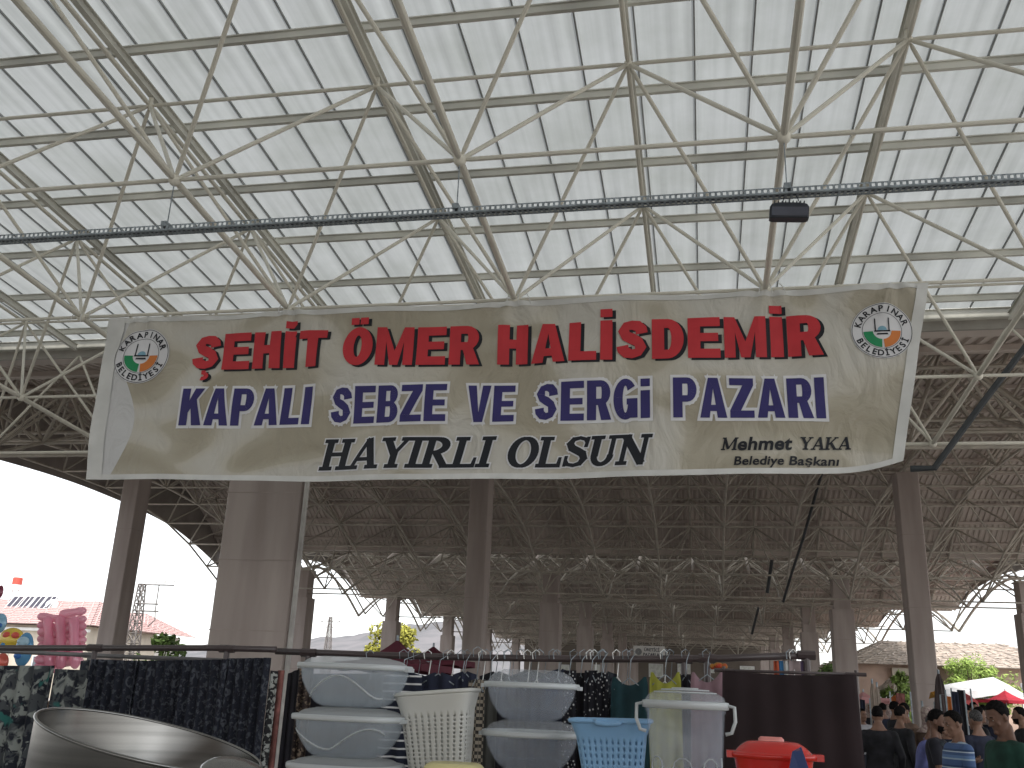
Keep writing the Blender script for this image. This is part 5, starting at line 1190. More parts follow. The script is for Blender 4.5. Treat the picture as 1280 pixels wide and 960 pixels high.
def garment(label, x0, x1, ytop, zb, Y, m, kind='shirt', folds=3, hm=None, hang=True, group='garments on hangers along the brown rail', name='hanging_garment', railp=None, cut=.35):
    a, b_ = at(x0, ytop, Y), at(x1, ytop, Y); cx = (a.x+b_.x)/2; w_ = b_.x-a.x
    t = thing(name, label, 'garment', (cx, Y, zb), group)
    if kind == 'tank': sh = lambda u: w_*cut*math.sin(math.pi*min(1, max(0, (u-.12)/.76)))**.8+(.05 if u < .02 or u > .98 else 0)
    elif kind == 'shirt': sh = lambda u: w_*.30*abs(u-.5)*2*.55+(.02*math.cos((u-.5)*20) if abs(u-.5) < .08 else 0)
    else: sh = lambda u: 0
    o = cloth('cloth_panel', None, x0, x1, ytop, ytop, zb, Y, m, folds, .014, shape=sh, taper=.03); o.parent = t; o.location = o.location-WL(t)
    if hang:
        zr = at((x0+x1)/2, 822, 5.9).z; zr += .0
        p = Vector((cx, 5.9 if abs(Y-5.9) < .4 else Y, zr)); q = MB(); ztop = a.z
        q.tube([(cx-.02, p.y-.02, zr-.01), (cx-.024, p.y-.025, zr+.03), (cx, p.y-.01, zr+.048), (cx+.022, p.y, zr+.03), (cx+.008, Y, zr-.02), (cx, Y, max(ztop-.01, zr-.12))], .0025, 6)
        q.tube([(cx-w_*.42, Y+.006, ztop-.07), (cx, Y+.006, max(ztop-.01, zr-.12)), (cx+w_*.42, Y+.006, ztop-.07)], .004, 6); q.build('hanger', hm or M_gal, t, smooth=True)
    return t
garment('navy and white striped top behind the left bowl stack', 480, 527, 836, 1.2, 5.6, M_stripe, 'shirt'); garment('dark garment with a pale collar right of the striped top', 524, 572, 839, .9, 5.7, M_navy, 'shirt')
garment('navy and white striped top behind the dark garment', 498, 548, 842, 1.0, 6.05, M_stripe, 'shirt')
garment('plain black dress behind the grey basket', 488, 524, 850, .4, 5.95, M_black, 'plain', 4); garment('dark navy garment hanging right above the grey basket', 566, 596, 838, .6, 5.85, M_navy, 'shirt')
garment('brown and beige small checked garment between the grey basket and the clear bowls', 586, 606, 848, .4, 5.5, M_check, 'shirt', 2); garment('dark olive garment beside the small checked one', 603, 622, 850, .4, 5.8, mat('olive_fabric', (.05, .05, .045), .9), 'plain', 2)
garment('black garment behind the clear bowls', 618, 662, 846, .4, 6.05, M_black, 'plain', 4); garment('second black garment behind the clear bowls', 655, 706, 842, .4, 6.1, M_navy, 'plain', 4)
for k, x in enumerate((712, 726, 739, 752)): garment(['white dotted black dress just right of the clear bowls', 'black dress with fine white dots, second in the dotted row', 'dotted black dress third in the dotted row', 'dotted black dress last in the row beside the teal top'][k], x-8, x+8, 838+(k % 2)*3, .4, 5.7+.05*(k % 2), M_dots if k != 1 else M_black, 'plain', 2)
garment('dark teal top hanging left of the lime top', 764, 810, 846, .9, 5.7, M_teal, 'tank', cut=.22); garment('lime green vest top above the bucket lid', 812, 851, 840, .8, 5.7, M_lime, 'tank', cut=.35)
garment('dusty mauve vest top above the bucket lid', 863, 905, 840, .5, 5.68, M_mauve, 'tank', cut=.30); garment('black top with deep neck between the lime and mauve tops', 846, 868, 842, .7, 5.8, M_black, 'shirt')
garment('wide black cloth hanging behind the stack of frosted bowls', 388, 486, 842, .4, 6.0, M_black, 'plain', 6, hang=False)
garment('black long coat behind and between the clear bowls and the checked garment', 600, 640, 838, .4, 6.2, M_black, 'shirt', 3); garment('dark patterned long dress directly above the clear bowl stack', 636, 690, 836, .4, 6.25, M_leafy2, 'shirt', 4); garment('dark navy long dress right of the patterned one above the clear bowls', 684, 716, 835, .4, 6.2, M_navy, 'shirt', 3); garment('dark patterned dress left of the teal top', 742, 772, 838, .4, 6.1, M_leafy2, 'shirt', 3)
garment('plain black dress behind the blue basket', 756, 812, 872, .4, 5.95, M_black, 'plain', 5); garment('black skirt hanging behind the bucket', 808, 870, 868, .4, 6.0, M_black, 'plain', 5)
# hooks of empty hangers along the rail
for k, x in enumerate((464, 536, 565, 578, 604, 627, 636, 660, 671, 697, 738, 743, 753, 771, 830, 987, 991)):
    p = at(x, 822, 5.9); q = MB(); dz = (k*37 % 10)/300
    q.tube([(p.x-.018, 5.87, p.z-.01), (p.x-.022, 5.86, p.z+.025), (p.x, 5.87, p.z+.045), (p.x+.02, 5.88, p.z+.03), (p.x+.01, 5.92, p.z-.02), (p.x+.004, 5.9, p.z-.11-dz)], .003, 6)
    q.tube([(p.x-.03, 5.9+.08, p.z-.135-dz), (p.x+.004, 5.9, p.z-.11-dz), (p.x+.03, 5.9-.08, p.z-.135-dz)], .004, 6)
    side = 'left of the clear bowl stack' if x < 610 else ('above the clear bowl stack' if x < 725 else ('above the dotted dresses and blue basket' if x < 800 else 'towards the black curtain'))
    tag(q.build('clothes_hanger', M_white if k % 3 else M_gal, None, loc=(p.x, 5.9, p.z)), 'clothes hanger hooked on the brown rail %s' % side, 'hanger', 'clothes hangers on the brown rail '+side)
# black curtain on its own frame and the rack behind
cloth('black_curtain', 'large plain black brown curtain hanging behind the red tub', 903, 1070, 838, 843, .2, 5.2, M_brownblk, 5, .014, cat='curtain', taper=.10, top_sag=.012)
t = rail('thin dark rail carrying the black curtain', [at(902, 838, 5.23), at(1072, 843, 5.23)], .008, [at(1070, 843, 5.23), at(905, 838, 5.23)])
for k, (x0, x1, c_) in enumerate(((967, 973, (.5, .12, .06)), (973, 979, (.03, .12, .25)), (979, 986, (.5, .5, .48)), (986, 1000, (.30, .24, .24)), (1000, 1008, (.16, .12, .2)))):
    garment(['narrow red garment end peeping over the black curtain', 'narrow blue garment end peeping over the black curtain', 'narrow white garment end peeping over the black curtain', 'wide greyish garment peeping over the black curtain', 'narrow violet garment end peeping over the black curtain'][k], x0, x1, 826, 1.2, 5.9, mat('garment_%d' % k, c_, .9), 'plain', 1, hang=False, group='garments over the black curtain')
p = at(898, 832, 5.8); q = MB(); q.ball(p, .022, 8, 1.3, .8, .8); q.ball(p+Vector((.034, 0, -.004)), .018, 8); q.ball(p+Vector((-.034, .01, -.006)), .016, 8)
tag(q.build('red_yellow_headscarf', mat('red_yellow_cloth', (.34, .03, .02), .8, col2=(.32, .22, .04), scale=18), None, loc=p, smooth=True), 'crumpled red and yellow cloth lying on top at the black curtain corner', 'cloth')

# ------------------------------------------------------------------ balloons at the left
M_pink = trans_mat('pink_balloon', (.98, .46, .60), .5, .2, .15, (3, 3, 3), .15, .08)
t = thing('balloon_bundle', 'bundle of pink sausage shaped balloons left of the slim left column', 'balloons', at(78, 835, 11))
for r_ in range(8):
    for cidx, (xa, xb2) in enumerate(((47, 80), (74, 108))):
        y = 771+r_*8.6+(3 if cidx == 0 else -3)-(0 if r_ else 2); sh = -4 if r_ > 5 else 0
        a, c = at(xa+sh, y+(2 if cidx else -2), 11+.05*(r_ % 2)), at(xb2+sh, y+(-3 if cidx else 3), 11.1); rr = .052
        pts = [a.lerp(c, u) for u in (0, .06, .2, .4, .6, .8, .94, 1)]; q = MB(); q.tube(pts, [rr*.3, rr*.8, rr*1.05, rr, rr*.92, rr*1.05, rr*.8, rr*.3], 14); q.build('balloon', M_pink, t, smooth=True)
for cidx, x in enumerate((60, 75, 92)):
    a, c = at(x, 770, 10.95), at(x+2, 836, 10.95); q = MB(); rr = .06; q.tube([a.lerp(c, u) for u in (0, .05, .2, .35, .5, .65, .8, .95, 1)], [rr*.3, rr*.9, rr, rr*.85, rr, rr*.85, rr, rr*.85, rr*.3], 14); q.build('balloon', M_pink, t, smooth=True)
def foil(label, x, y, rpx, ryp, Y, col, parts=()):
    p = at(x, y, Y); s_ = Y/F*1.03; t = thing('foil_balloon', label, 'balloon', p, 'coloured foil balloons'); q = MB(); q.ball(p, rpx*s_, 12, 1, .45, ryp/rpx)
    q.build('balloon_skin', mat('foil_%s' % label[:14], col, .25, .1, var=.08, scale=6, spec=.7), t, smooth=True)
    for (dx, dy, r2, c2) in parts: q = MB(); q.ball(p+Vector((dx*s_, -rpx*s_*.36, -dy*s_)), r2*s_, 8, 1, .4, .7); q.build('printed_patch', mat('patch_%s' % str(c2), c2, .3), t, smooth=True)
    MB().tube([p-Vector((0, 0, ryp*s_)), p-Vector((.02, 0, ryp*s_+.8))], .003, 4).build('string', M_white, t)
foil('yellow foil balloon with red and blue patches at the left edge', 14, 800, 19, 16, 10.5, (.60, .42, .04), ((-3, -6, 6, (.55, .09, .06)), (10, -6, 6, (.55, .09, .06)), (-5, 6, 4, (.05, .2, .4))))
foil('blue and silver foil balloon cut by the left edge above the yellow one', 0, 779, 10, 13, 10.6, (.22, .40, .55), ((2, 3, 5, (.03, .12, .35)),))
foil('blue foil balloon between the yellow balloon and the pink bundle', 30, 812, 13, 22, 10.3, (.08, .24, .42), ((0, -10, 9, (.35, .5, .6)), (-4, 8, 6, (.03, .12, .35))))
foil('red orange foil balloon low at the left edge', 2, 828, 10, 12, 10.4, (.5, .08, .05))
foil('dark red small foil balloon at the top of the left edge', 0, 740, 5, 9, 10.6, (.2, .03, .06))

# ------------------------------------------------------------------ people
DG = lambda: bpy.context.evaluated_depsgraph_get()
def remesh(b, voxel, smooth_it=2):
    me = b.mesh('tmp'); o = bpy.data.objects.new('tmp', me); C.objects.link(o)
    m = o.modifiers.new('r', 'REMESH'); m.mode = 'VOXEL'; m.voxel_size = voxel
    if smooth_it: sm = o.modifiers.new('s', 'SMOOTH'); sm.iterations = smooth_it; sm.factor = .5
    out = bpy.data.meshes.new_from_object(o.evaluated_get(DG())); bpy.data.objects.remove(o); bpy.data.meshes.remove(me)
    out.polygons.foreach_set('use_smooth', [True]*len(out.polygons)); return out
def chain(b, pts, rs, n=10):
    pts = [Vector(p) for p in pts]
    for i, p in enumerate(pts): b.ball(p, rs[i], 5)
    for i in range(len(pts)-1): b.tube([pts[i], pts[i+1]], [rs[i], rs[i+1]], n)
def loft(b, secs, n=16, e=2.3):        # (x, y, z, rx, ry)
    k = len(b.v)
    for (x, y, z, rx, ry) in secs:
        for j in range(n):
            t = 2*math.pi*j/n; c, s_ = math.cos(t), math.sin(t); f_ = (abs(c)**e+abs(s_)**e)**(-1/e); b.v.append((x+rx*c*f_, y+ry*s_*f_, z))
    for i in range(len(secs)-1):
        for j in range(n): b.f.append((k+i*n+j, k+i*n+(j+1) % n, k+(i+1)*n+(j+1) % n, k+(i+1)*n+j))
    b.f.append(tuple(k+j for j in reversed(range(n)))); b.f.append(tuple(k+(len(secs)-1)*n+j for j in range(n)))
def hand(b, wr, d, nrm, curl=.5, s_=1.):   # wrist point, direction of the fingers, palm normal
    d = Vector(d).normalized(); nrm = Vector(nrm).normalized(); sd_ = d.cross(nrm).normalized(); nrm = sd_.cross(d).normalized()
    wr = Vector(wr)
    for u in (.02, .045, .07, .085):
        for v in (-.027, -.009, .009, .027): b.ball(wr+d*u*s_+sd_*v*s_*(.75+u*3), .0135*s_, 4)
    for k, (v, L) in enumerate(((-.032, .062), (-.011, .073), (.011, .068), (.031, .052))):
        p = wr+d*.088*s_+sd_*v*s_; dd = d.copy(); pts = [p]
        for seg in (.45, .32, .23):
            p = p+dd*L*seg*s_; pts.append(p); dd = (dd+nrm*curl).normalized()
        chain(b, pts, [.0092*s_, .0085*s_, .008*s_, .0068*s_], 6)
    p = wr+d*.03*s_-sd_*.034*s_; q = p+(d*.5-sd_*.7+nrm*.35).normalized()*.038*s_; chain(b, [p, q, q+(d*.8+nrm*.5).normalized()*.03*s_], [.0125*s_, .0105*s_, .0085*s_], 6)
M_skin = mat('skin', (.19, .105, .072), .55, var=.08, scale=12, spec=.3); M_skin2 = mat('tanned_skin', (.13, .068, .046), .55, var=.08, scale=12, spec=.3)
M_hair = mat('dark_hair', (.007, .006, .006), .8, var=.4, scale=60, spec=.08); M_hairg = mat('greying_hair', (.05, .047, .047), .65, var=.4, scale=60)
M_eye = mat('eye_white', (.5, .48, .45), .3); M_pup = mat('pupil', (.01, .008, .006), .2)
M_trous = mat('dark_trousers', (.02, .022, .03), .85, var=.2, scale=8)
BODY = {}
def person(label, px_, ytop, Y, face, shirt, arms, h_=1.74, lean=0., leanside=0., headyaw=0., headpitch=0., hair=None, skin=None, sleeve='short', voxel=.011, belly=.0, group=None, cap=None, extra=None, trousers=None, cut='short', share=None, beard=False, scarf=None, collar=None):
    # face: direction the chest faces, degrees anticlockwise from 'towards the camera'; local front is -Y
    hair = hair or M_hair; skin = skin or M_skin; k = h_/1.75
    top = at(px_, ytop, Y); hh = top.z                       # head top height seen in the photo fixes the stature
    t = thing('person', label, 'person', (top.x, Y, 0), group, rz=R(face)); LOC[t.name] = Vector((0, 0, 0))
    rz = Matrix.Rotation(R(-face), 3, 'Z')
    k = hh/1.75
    if share and share in BODY:
        for (nm_, me, m_) in BODY[share]:
            o = bpy.data.objects.new(nm_, me); C.objects.link(o); o.parent = t; o.scale = (k, k, k)
            mm = {'shirt': shirt, 'hair': hair, 'trousers': trousers or M_trous, 'body': skin}.get(nm_)
            if mm: o.material_slots[0].link = 'OBJECT'; o.material_slots[0].material = mm
        return t
    lx, ly = leanside, -lean
    def T(z): u = max(0, (z-.95)/.65); return Vector((lx*u, ly*u, 0))
    def S(x, y, z, rx, ry): q_ = T(z); return (x+q_.x, y+q_.y, z, rx, ry)
    torso = [S(0, .01, .86, .155, .105), S(0, .0, .95, .165, .11+belly*.5), S(0, -.01-belly*.4, 1.06, .152, .105+belly), S(0, -.01-belly*.2, 1.18, .160, .11+belly*.6), S(0, 0, 1.30, .180, .115), S(0, .005, 1.365, .185, .105), S(0, .01, 1.415, .150, .082), S(0, .014, 1.45, .070, .058)]
    HC = Vector((0, -.015, 1.615))+T(1.6); HR = Matrix.Rotation(R(headyaw), 4, 'Z') @ Matrix.Rotation(R(headpitch), 4, 'X')
    HM = Matrix.Translation(HC+Vector((0, 0, .012))) @ HR @ Matrix.Scale(.96, 4)
    def head(b, g=0.):
        secs = [(0, -.030, -.128, .022, .022), (0, -.034, -.118, .036, .038), (0, -.032, -.095, .050, .052), (0, -.014, -.06, .060, .076), (0, -.002, -.02, .068, .090), (0, .004, .02, .073, .095), (0, .008, .06, .073, .094), (0, .008, .09, .064, .082), (0, .008, .115, .044, .058), (0, .008, .127, .018, .026)]
        q = MB(); loft(q, secs, 20, 2.1)
        # brow, nose, lips, chin, ears
        q.tube([(-.045, -.072, .018), (-.02, -.088, .022), (0, -.087, .016), (.02, -.088, .022), (.045, -.072, .018)], .013, 6)
        q.tube([(0, -.084, .012), (0, -.102, -.022), (0, -.108, -.034)], [.009, .012, .016], 8); q.ball((0, -.112, -.034), .014, 6); q.ball((-.015, -.096, -.036), .011, 5); q.ball((.015, -.096, -.036), .011, 5)
        q.tube([(-.023, -.078, -.067), (0, -.090, -.063), (.023, -.078, -.067)], .0075, 6); q.tube([(-.019, -.077, -.079), (0, -.088, -.078), (.019, -.077, -.079)], .0080, 6); q.ball((0, -.078, -.105), .025, 6)
        for s_ in (-1, 1): q.ball((s_*.078, .012, -.012), .023, 6, .4, .75, 1.5); q.ball((s_*.045, -.060, -.035), .022, 6, 1, .8, 1)
        b.add([HM @ Vector(v) for v in q.v], q.f)
    b = MB(); loft(b, torso); head(b)
    nb0 = Vector((0, .02, 1.44))+T(1.44); chain(b, [nb0, (nb0+HC)/2+Vector((0, .005, -.02)), HC+HR @ Vector((0, .02, -.05))], [.062, .050, .048], 12)
    for s_ in (-1, 1): chain(b, [HC+HR @ Vector((s_*.018, .03, -.085)), nb0+Vector((s_*.065, .0, -.005)), Vector((s_*.135, .012, 1.398))+T(1.39)], [.038, .040, .042], 8)
    sh = [Vector((s_*.182, .012, 1.375))+T(1.38) for s_ in (-1, 1)]
    AR = []
    for s_, a in zip((0, 1), arms):
        p0 = sh[s_]; el, wr = Vector(a[0])+T(1.25)*a[3] if len(a) > 3 else Vector(a[0]), Vector(a[1]); d = (wr-el).normalized(); AR.append((p0, el, wr))
        chain(b, [p0, p0.lerp(el, .35), el, el.lerp(wr, .3), wr], [.058, .050, .040, .040, .027], 10)
        hd = Vector(a[2]) if len(a) > 2 and a[2] else d; hand(b, wr+d*.01, hd, Vector((0, 0, 1)).cross(hd).cross(hd)*-1 if abs(hd.z) < .9 else Vector((1 if s_ == 0 else -1, 0, 0)), .55)
    for s_ in (-1, 1): chain(b, [(s_*.09, .01, .88), (s_*.10, -.005, .50), (s_*.105, .02, .09)], [.095, .058, .042], 10); b.ball((s_*.108, -.05, .045), .042, 6, 1, 2.4, .9)
    parts = []
    me = remesh(b, voxel if voxel else .011); me.materials.append(skin); parts.append(('body', me, skin))
    b = MB(); g_ = .013
    loft(b, [(x, y, z, rx+g_+.006, ry+g_+.008) for (x, y, z, rx, ry) in torso[:-1]]+[(torso[-1][0], torso[-1][1], 1.440, .092, .076)])
    for s_ in (-1, 1): chain(b, [Vector((s_*.075, .014, 1.415))+T(1.42), Vector((s_*.14, .012, 1.392))+T(1.39)], [.050, .056], 8)
    for (p0, el, wr) in AR:
        if sleeve == 'short': e_ = p0.lerp(el, .72); chain(b, [p0, p0.lerp(el, .35), e_], [.070, .064, .060], 10)
        else: chain(b, [p0, p0.lerp(el, .35), el, el.lerp(wr, .4), el.lerp(wr, .93)], [.072, .064, .055, .050, .040], 10)
    # folds
    rnd = random.Random(int(px_))
    for _ in range(7):
        z = rnd.uniform(1.0, 1.35); a_ = rnd.uniform(0, 6.28); q_ = T(z); rr = .165; p = Vector((rr*math.cos(a_), .115*math.sin(a_), z))+q_
        b.tube([p, p+Vector((rnd.uniform(-.05, .05), rnd.uniform(-.01, .01), rnd.uniform(-.14, -.06)))], [.016, .010], 6)
    me = remesh(b, .014, 3); me.materials.append(shirt); parts.append(('shirt', me, shirt))
    if collar:
        q = MB(); c0 = Vector((0, .012, 1.440))+T(1.44); q.tube([c0+Vector((.064*math.cos(a_), .060*math.sin(a_)-.004, .016*math.sin(a_)+.006)) for a_ in [2*math.pi*i/20 for i in range(21)]], .011, 6)
        me = q.mesh('collar', smooth=True); me.materials.append(collar); parts.append(('collar', me, collar))
    b = MB(); loft(b, [(x, y, z, rx+.012, ry+.012) for (x, y, z, rx, ry) in torso[:2]]+[(0, 0, 1.0, .166, .12)])
    for s_ in (-1, 1): chain(b, [(s_*.09, .01, .86), (s_*.10, -.005, .50), (s_*.105, .02, .11)], [.105, .078, .066], 10)
    me = remesh(b, .018, 2); me.materials.append(trousers or M_trous); parts.append(('trousers', me, M_trous))
    # hair: shell over the skull cut along the hairline
    q = MB(); n_ = 28; R_ = 14
    for i in range(R_+1):
        ph = math.pi*.68*i/R_
        for j in range(n_):
            a_ = 2*math.pi*j/n_; fr = -math.sin(a_)         # 1 at the front
            lim = math.pi*(.36 if fr > .55 else (.50 if fr > .1 else .62)); lim = math.pi*(.66-.33*max(0, min(1, (fr-.0)/.55)))
            if cut == 'bald': lim = math.pi*(.60-.50*max(0, min(1, (fr+.75)/.9)))
            p2 = min(ph, lim); jit = 1.01+.03*math.sin(j*5.1+i*3.3)+.025*math.sin(j*11+i*2)
            gx, gy, gz = .0785*jit, .101*jit, .100*jit
            q.v.append((gx*math.sin(p2)*math.cos(a_), .007+gy*math.sin(p2)*math.sin(a_), .038+gz*math.cos(p2)))
    for i in range(R_):
        for j in range(n_): q.f.append((i*n_+j, i*n_+(j+1) % n_, (i+1)*n_+(j+1) % n_, (i+1)*n_+j))
    me = bpy.data.meshes.new('hair'); me.from_pydata([tuple(HM @ Vector(v)) for v in q.v], [], q.f); me.update(); me.polygons.foreach_set('use_smooth', [True]*len(me.polygons)); me.materials.append(hair); parts.append(('hair', me, hair))
    for s_ in (-1, 1):
        q = MB(); q.ball((s_*.028, -.074, .002), .0115, 6); q.v = [tuple(HM @ Vector(v)) for v in q.v]; me = q.mesh('eye', smooth=True); me.materials.append(M_eye); parts.append(('eye', me, M_eye))
        q = MB(); q.ball((s_*.028, -.0835, .002), .0052, 5); q.v = [tuple(HM @ Vector(v)) for v in q.v]; me = q.mesh('pupil', smooth=True); me.materials.append(M_pup); parts.append(('pupil', me, M_pup))
        q = MB(); q.tube([(s_*.014, -.092, .023), (s_*.030, -.092, .029), (s_*.046, -.080, .023)], .0045, 5); q.v = [tuple(HM @ Vector(v)) for v in q.v]; me = q.mesh('eyebrow', smooth=True); me.materials.append(hair); parts.append(('eyebrow', me, hair))
    if beard:
        q = MB(); nb_ = 18
        for i in range(6):
            for j in range(nb_+1):
                a_ = math.pi*(1.04+.92*j/nb_); zz = -.045-.078*i/5; sc_b = 1.06-.09*(i/5)**2*5
                q.v.append((.069*sc_b*math.cos(a_)*(1-.1*i/5), -.012+.085*sc_b*math.sin(a_)*(1-.05*i/5), zz-.012*abs(math.sin(a_))**4))
        for i in range(5):
            for j in range(nb_): k2 = i*(nb_+1)+j; q.f.append((k2, k2+1, k2+nb_+2, k2+nb_+1))
        q.v = [tuple(HM @ Vector(v)) for v in q.v]; me = q.mesh('beard', smooth=True); me.materials.append(hair); parts.append(('beard', me, hair))
    if scarf:
        q = MB(); n3 = 30; prof = [(.002, .145), (.05, .138), (.082, .10), (.092, .05), (.090, -.01), (.084, -.07), (.082, -.115), (.10, -.16), (.15, -.205), (.19, -.24)]
        for i, (r3, z3) in enumerate(prof):
            for j in range(n3):
                a_ = 2*math.pi*j/n3; fr = -math.sin(a_); rr = r3*(1+.03*math.sin(j*2.3+i)); yy = 1.16
                x3 = rr*math.cos(a_); y3 = .006+rr*yy*math.sin(a_)
                q.v.append((x3, y3, z3))
        for i in range(len(prof)-1):
            for j in range(n3):
                fr = -math.sin(2*math.pi*(j+.5)/n3)
                if 2 <= i <= 5 and fr > .72: continue
                q.f.append((i*n3+j, i*n3+(j+1) % n3, (i+1)*n3+(j+1) % n3, (i+1)*n3+j))
        q.v = [tuple(HM @ Vector(v)) for v in q.v]; me = q.mesh('headscarf', smooth=True); me.materials.append(scarf); parts.append(('headscarf', me, scarf))
    if cap:
        q = MB(); q.lathe([(.083, .045), (.087, .075), (.080, .115), (.055, .142), (.01, .15)], 24, 1, 1.22, cen=(0, .006, 0)); q.lathe([(.08, .052), (.04, .050)], 24, .9, 1.0, cen=(0, -.085, 0))
        q.v = [tuple(HM @ Vector(v)) for v in q.v]; me = q.mesh('cap', smooth=True); me.materials.append(cap); parts.append(('cap', me, cap))
    if share: BODY[share] = parts
    for (nm_, me, m_) in parts:
        o = bpy.data.objects.new(nm_, me); C.objects.link(o); o.parent = t; o.scale = (k, k, k)
    return t
# materials of the shirts
def striped(name, cols, scale):
    m = bpy.data.materials.new(name); m.use_nodes = True; n = m.node_tree.nodes; l = m.node_tree.links; b = n['Principled BSDF']; b.inputs['Roughness'].default_value = .85
    tc = n.new('ShaderNodeTexCoord'); sp = n.new('ShaderNodeSeparateXYZ'); l.new(tc.outputs['Object'], sp.inputs[0])
    k = n.new('ShaderNodeMath'); k.operation = 'MULTIPLY'; k.inputs[1].default_value = scale; l.new(sp.outputs[2], k.inputs[0])
    f_ = n.new('ShaderNodeMath'); f_.operation = 'FRACT'; l.new(k.outputs[0], f_.inputs[0]); r_ = n.new('ShaderNodeValToRGB'); r_.color_ramp.interpolation = 'CONSTANT'
    e = r_.color_ramp.elements; e[0].position = 0; e[0].color = (*cols[0][1], 1); e[1].position = cols[1][0]; e[1].color = (*cols[1][1], 1)
    for p, c in cols[2:]: x_ = e.new(p); x_.color = (*c, 1)
    l.new(f_.outputs[0], r_.inputs[0]); l.new(r_.outputs[0], b.inputs['Base Color']); return m
M_polo = striped('blue_striped_polo', [(0, (.045, .085, .19)), (.34, (.26, .34, .42)), (.44, (.09, .16, .30)), (.62, (.045, .085, .19)), (.80, (.36, .42, .48)), (.87, (.02, .045, .11))], 6.5)
M_polc = mat('polo_collar', (.30, .38, .46), .85); M_purp = mat('periwinkle_shirt', (.10, .11, .26), .85, var=.12, scale=8); M_tee = mat('black_tshirt', (.012, .012, .018), .85, var=.2, scale=8)
M_green = mat('dark_green_tshirt', (.012, .045, .032), .85, var=.2, scale=8); M_jack = mat('black_jacket', (.010, .010, .013), .8, var=.3, scale=8)
M_nav2 = mat('dark_navy_shirt', (.015, .018, .035), .85, var=.2, scale=8); M_pale = mat('pale_shirt', (.42, .42, .45), .85, var=.1, scale=8); M_redsh = mat('red_shirt', (.30, .04, .04), .85, var=.1, scale=8); M_brn = mat('brown_shirt', (.12, .08, .06), .85, var=.1, scale=8)
DOWN = [((-.24, .03, 1.12), (-.23, -.05, .88)), ((.24, .03, 1.12), (.23, -.05, .88))]
FRONT = [((-.22, -.02, 1.13), (-.08, -.24, 1.20)), ((.22, -.02, 1.13), (.07, -.26, 1.19))]
# in local space -Y is the way the chest faces; face 90 turns it to the right of the photo, -90 to the left
person('man in a black T-shirt seen side on, looking at a phone', 1168, 887, 11.4, 72, M_tee, [((-.23, -.02, 1.13), (-.02, -.30, 1.22)), ((.23, .0, 1.14), (.06, -.30, 1.20))], headpitch=10, skin=M_skin2, voxel=.008, beard=True)
ph_ = at(1177, 934, 11.25); t = thing('mobile_phone', 'black mobile phone held by the man in the black T-shirt', 'phone', ph_)
m_ = Matrix.Translation(ph_) @ Matrix.Rotation(R(-18), 4, 'Z') @ Matrix.Rotation(R(35), 4, 'X')
MB().box((-.035, -.004, -.07), (.035, .004, .07), m_).build('phone_body', M_dark, t); MB().box((-.031, -.0055, -.062), (.031, -.0045, .062), m_).build('phone_screen', M_glass, t)
person('man in a blue and white striped polo shirt facing left at lower right', 1192, 889, 10.4, -78, M_polo, [((-.25, -.02, 1.12), (-.10, -.30, 1.10)), ((.25, .0, 1.12), (.12, -.28, 1.06))], headpitch=14, belly=.02, voxel=.008, collar=M_polc)
person('dark haired man in a dark green T-shirt at the right edge of the photo', 1255, 877, 8.8, -72, M_green, [((-.25, -.04, 1.14), (-.12, -.36, 1.12)), ((.26, .02, 1.14), (.14, -.30, 1.10))], headpitch=22, skin=M_skin2, lean=.05, voxel=.008)
person('grey haired man in a periwinkle blue shirt bending to the right, left of the column', 1146, 892, 12.0, 68, M_purp, FRONT, hair=M_hairg, headpitch=14, lean=.17, sleeve='long', skin=M_skin2, cut='bald', voxel=.009, collar=M_purp)
person('man in a black jacket seen from behind beside the black curtain', 1096, 883, 13.6, 170, M_jack, [((-.27, .03, 1.12), (-.25, -.10, .92)), ((.27, .03, 1.12), (.25, -.10, .92))], sleeve='long', voxel=.012)
person('stout dark clad man behind the striped polo shirt', 1219, 888, 13.2, -150, M_nav2, DOWN, sleeve='long', belly=.04, voxel=.012, hair=M_hairg)
person('dark haired person in black between the black jacket and the blue shirt', 1124, 883, 15, 120, M_jack, DOWN, sleeve='long', voxel=.012)
person('dark haired man with a phone half hidden behind the black T-shirt man', 1182, 893, 13.0, -40, M_nav2, FRONT, voxel=.012, headpitch=10)
# farther crowd: four figures built once, then copied
far = [(1077, 886, 20, 30, M_pale, 'A', 'pale shirted person far off right beside the black curtain edge'), (1103, 879, 22, 200, M_nav2, 'B', 'dark navy clad person far off under the small white tent'),
 (1110, 881, 26, 150, M_redsh, 'C', 'red shirted person far off beside the closed parasols'), (1117, 877, 19, 100, M_jack, 'A', 'black clad person far off left of the column, under the orange awning'), (1130, 879, 17, -60, M_brn, 'B', 'brown shirted person far off close to the left side of the column'),
 (1199, 882, 20, 170, M_nav2, 'C', 'navy clad person far off just right of the striped polo man head'), (1207, 880, 24, -120, M_jack, 'B', 'black clad person far off under the dark hanging goods'), (1216, 878, 22, 20, M_brn, 'A', 'brown clad person far off under the red parasol left edge'),
 (1228, 881, 27, 190, M_pale, 'B', 'pale shirted person far off under the red parasol'), (1237, 882, 21, -30, M_nav2, 'C', 'navy clad person far off left of the green T-shirt man'), (1244, 880, 30, 120, M_redsh, 'A', 'red clad person far off behind the green T-shirt man'),
 (1274, 884, 16, -100, M_jack, 'B', 'black clad person behind the green T-shirt man at the right edge'), (1086, 880, 28, 10, M_jack, 'C', 'black clad person far off directly behind the closed parasols'), (1158, 884, 15, 160, M_brn, 'C', 'brown clad person behind the right hand column foot'),
 (1190, 880, 28, 60, M_jack, 'A', 'black clad person farthest off under the yellow awning'), (1222, 884, 17, 100, M_jack, 'A', 'black clad person between the stout man and the red parasol')]
M_scarf = {'C': mat('beige_headscarf', (.34, .29, .25), .8, col2=(.16, .10, .10), scale=30)}
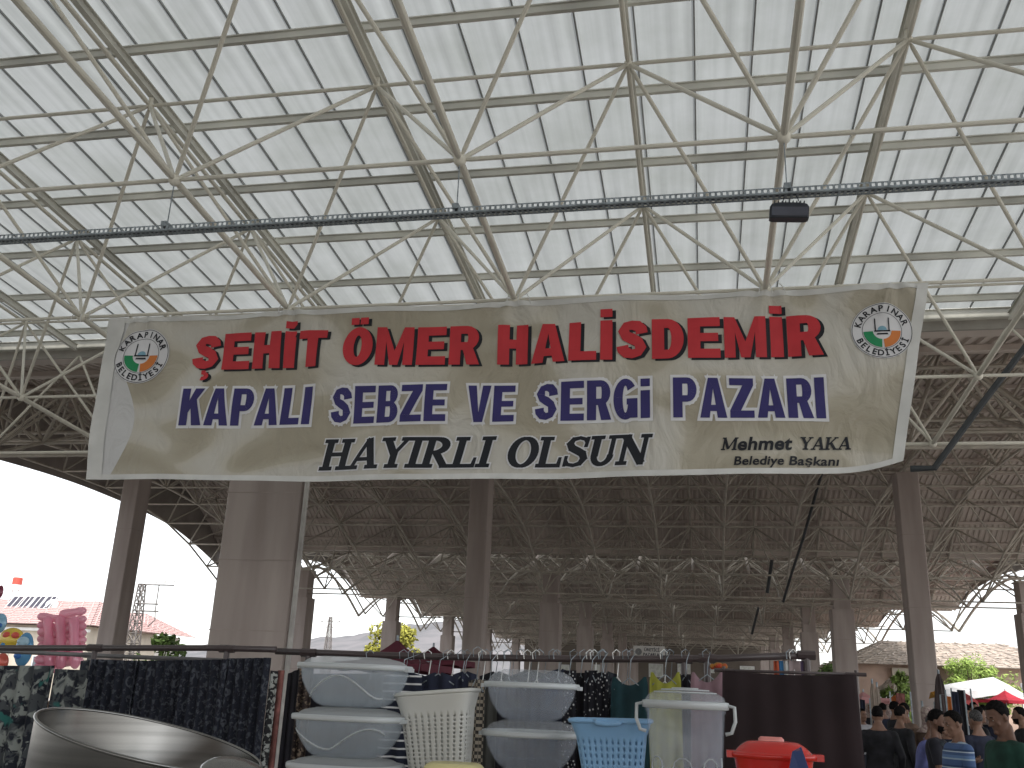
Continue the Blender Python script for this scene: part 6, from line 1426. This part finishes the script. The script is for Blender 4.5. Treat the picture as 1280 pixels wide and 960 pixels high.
for (x, y, Y, fc, sh_, kind, lb) in far:
    person(lb, x, y, Y, fc, sh_, {'A': DOWN, 'B': FRONT, 'C': [((-.26, .0, 1.13), (-.18, -.25, 1.0)), ((.24, .03, 1.12), (.23, -.05, .88))]}[kind], sleeve='long' if kind != 'B' else 'short', voxel=.016, share=kind, scarf=M_scarf[kind] if kind in M_scarf else None, beard=(kind == 'B'), group='people in the far crowd', hair=M_hair)
# dark goods hanging and stalls between the crowd and the tents
for k, (x0, x1, y0, Y, m, lb) in enumerate(((1190, 1198, 864, 18, M_navy, 'dark garment hanging high right of the column, under the awning'), (1197, 1206, 862, 18.4, M_black, 'black garment hanging high next to it, with striped edge'), (1075, 1081, 874, 22, M_navy, 'blue white goods hanging at the edge of the black curtain'), (1120, 1131, 866, 19, M_rust, 'rust coloured goods hanging left of the right column'), (1183, 1190, 870, 19, mat('orange_fabric', (.4, .12, .03), .9), 'orange garment hanging just right of the column'))):
    cloth('hanging_garment', lb, x0, x1, y0, y0+1, .5, Y, m, 2, .02, cat='garment', group='goods hanging on far stalls', thick=.05)
    a, c = at(x0, y0, Y), at(x1, y0, Y); t = thing('display_rack', ['thin metal rack carrying the dark garment right of the column', 'thin metal rack carrying the black striped edge garment', 'thin metal rack at the edge of the black curtain', 'thin metal rack with rust coloured goods left of the column', 'thin metal rack with the orange garment'][k], 'rack', (a.x, Y, 0))
    MB().tube([(a.x-.1, Y+.03, 0), (a.x-.1, Y+.03, a.z+.02), (c.x+.1, Y+.03, c.z+.02), (c.x+.1, Y+.03, 0)], .014, 6).build('frame', M_gal, t)
# low stalls beyond the rails on the open side
for k, (x, Y, w_, m, lb) in enumerate(((-20, 26, 6, M_sheet, 'low far stall table at the left side of the hall'), (2, 40, 5, M_brn, 'low far stall table in the middle of the hall'), (-8, 30, 5, M_navy, 'low far stall table behind the clothes rail'))):
    t = thing('market_stall', lb, 'stall', (x, Y, 0)); MB().box((x-w_/2, Y-.6, .8), (x+w_/2, Y+.6, .86)).build('stall_top', M_wood, t)
    cl_ = MB(); cl_.box((x-w_/2, Y-.63, .1), (x+w_/2, Y-.61, .86)); cl_.build('stall_cloth', M_brn, t)
    for s_ in (-1, 1): MB().box((x+s_*w_*.48-.03, Y-.5, 0), (x+s_*w_*.48+.03, Y+.5, .79)).build('trestle', M_wood, t)
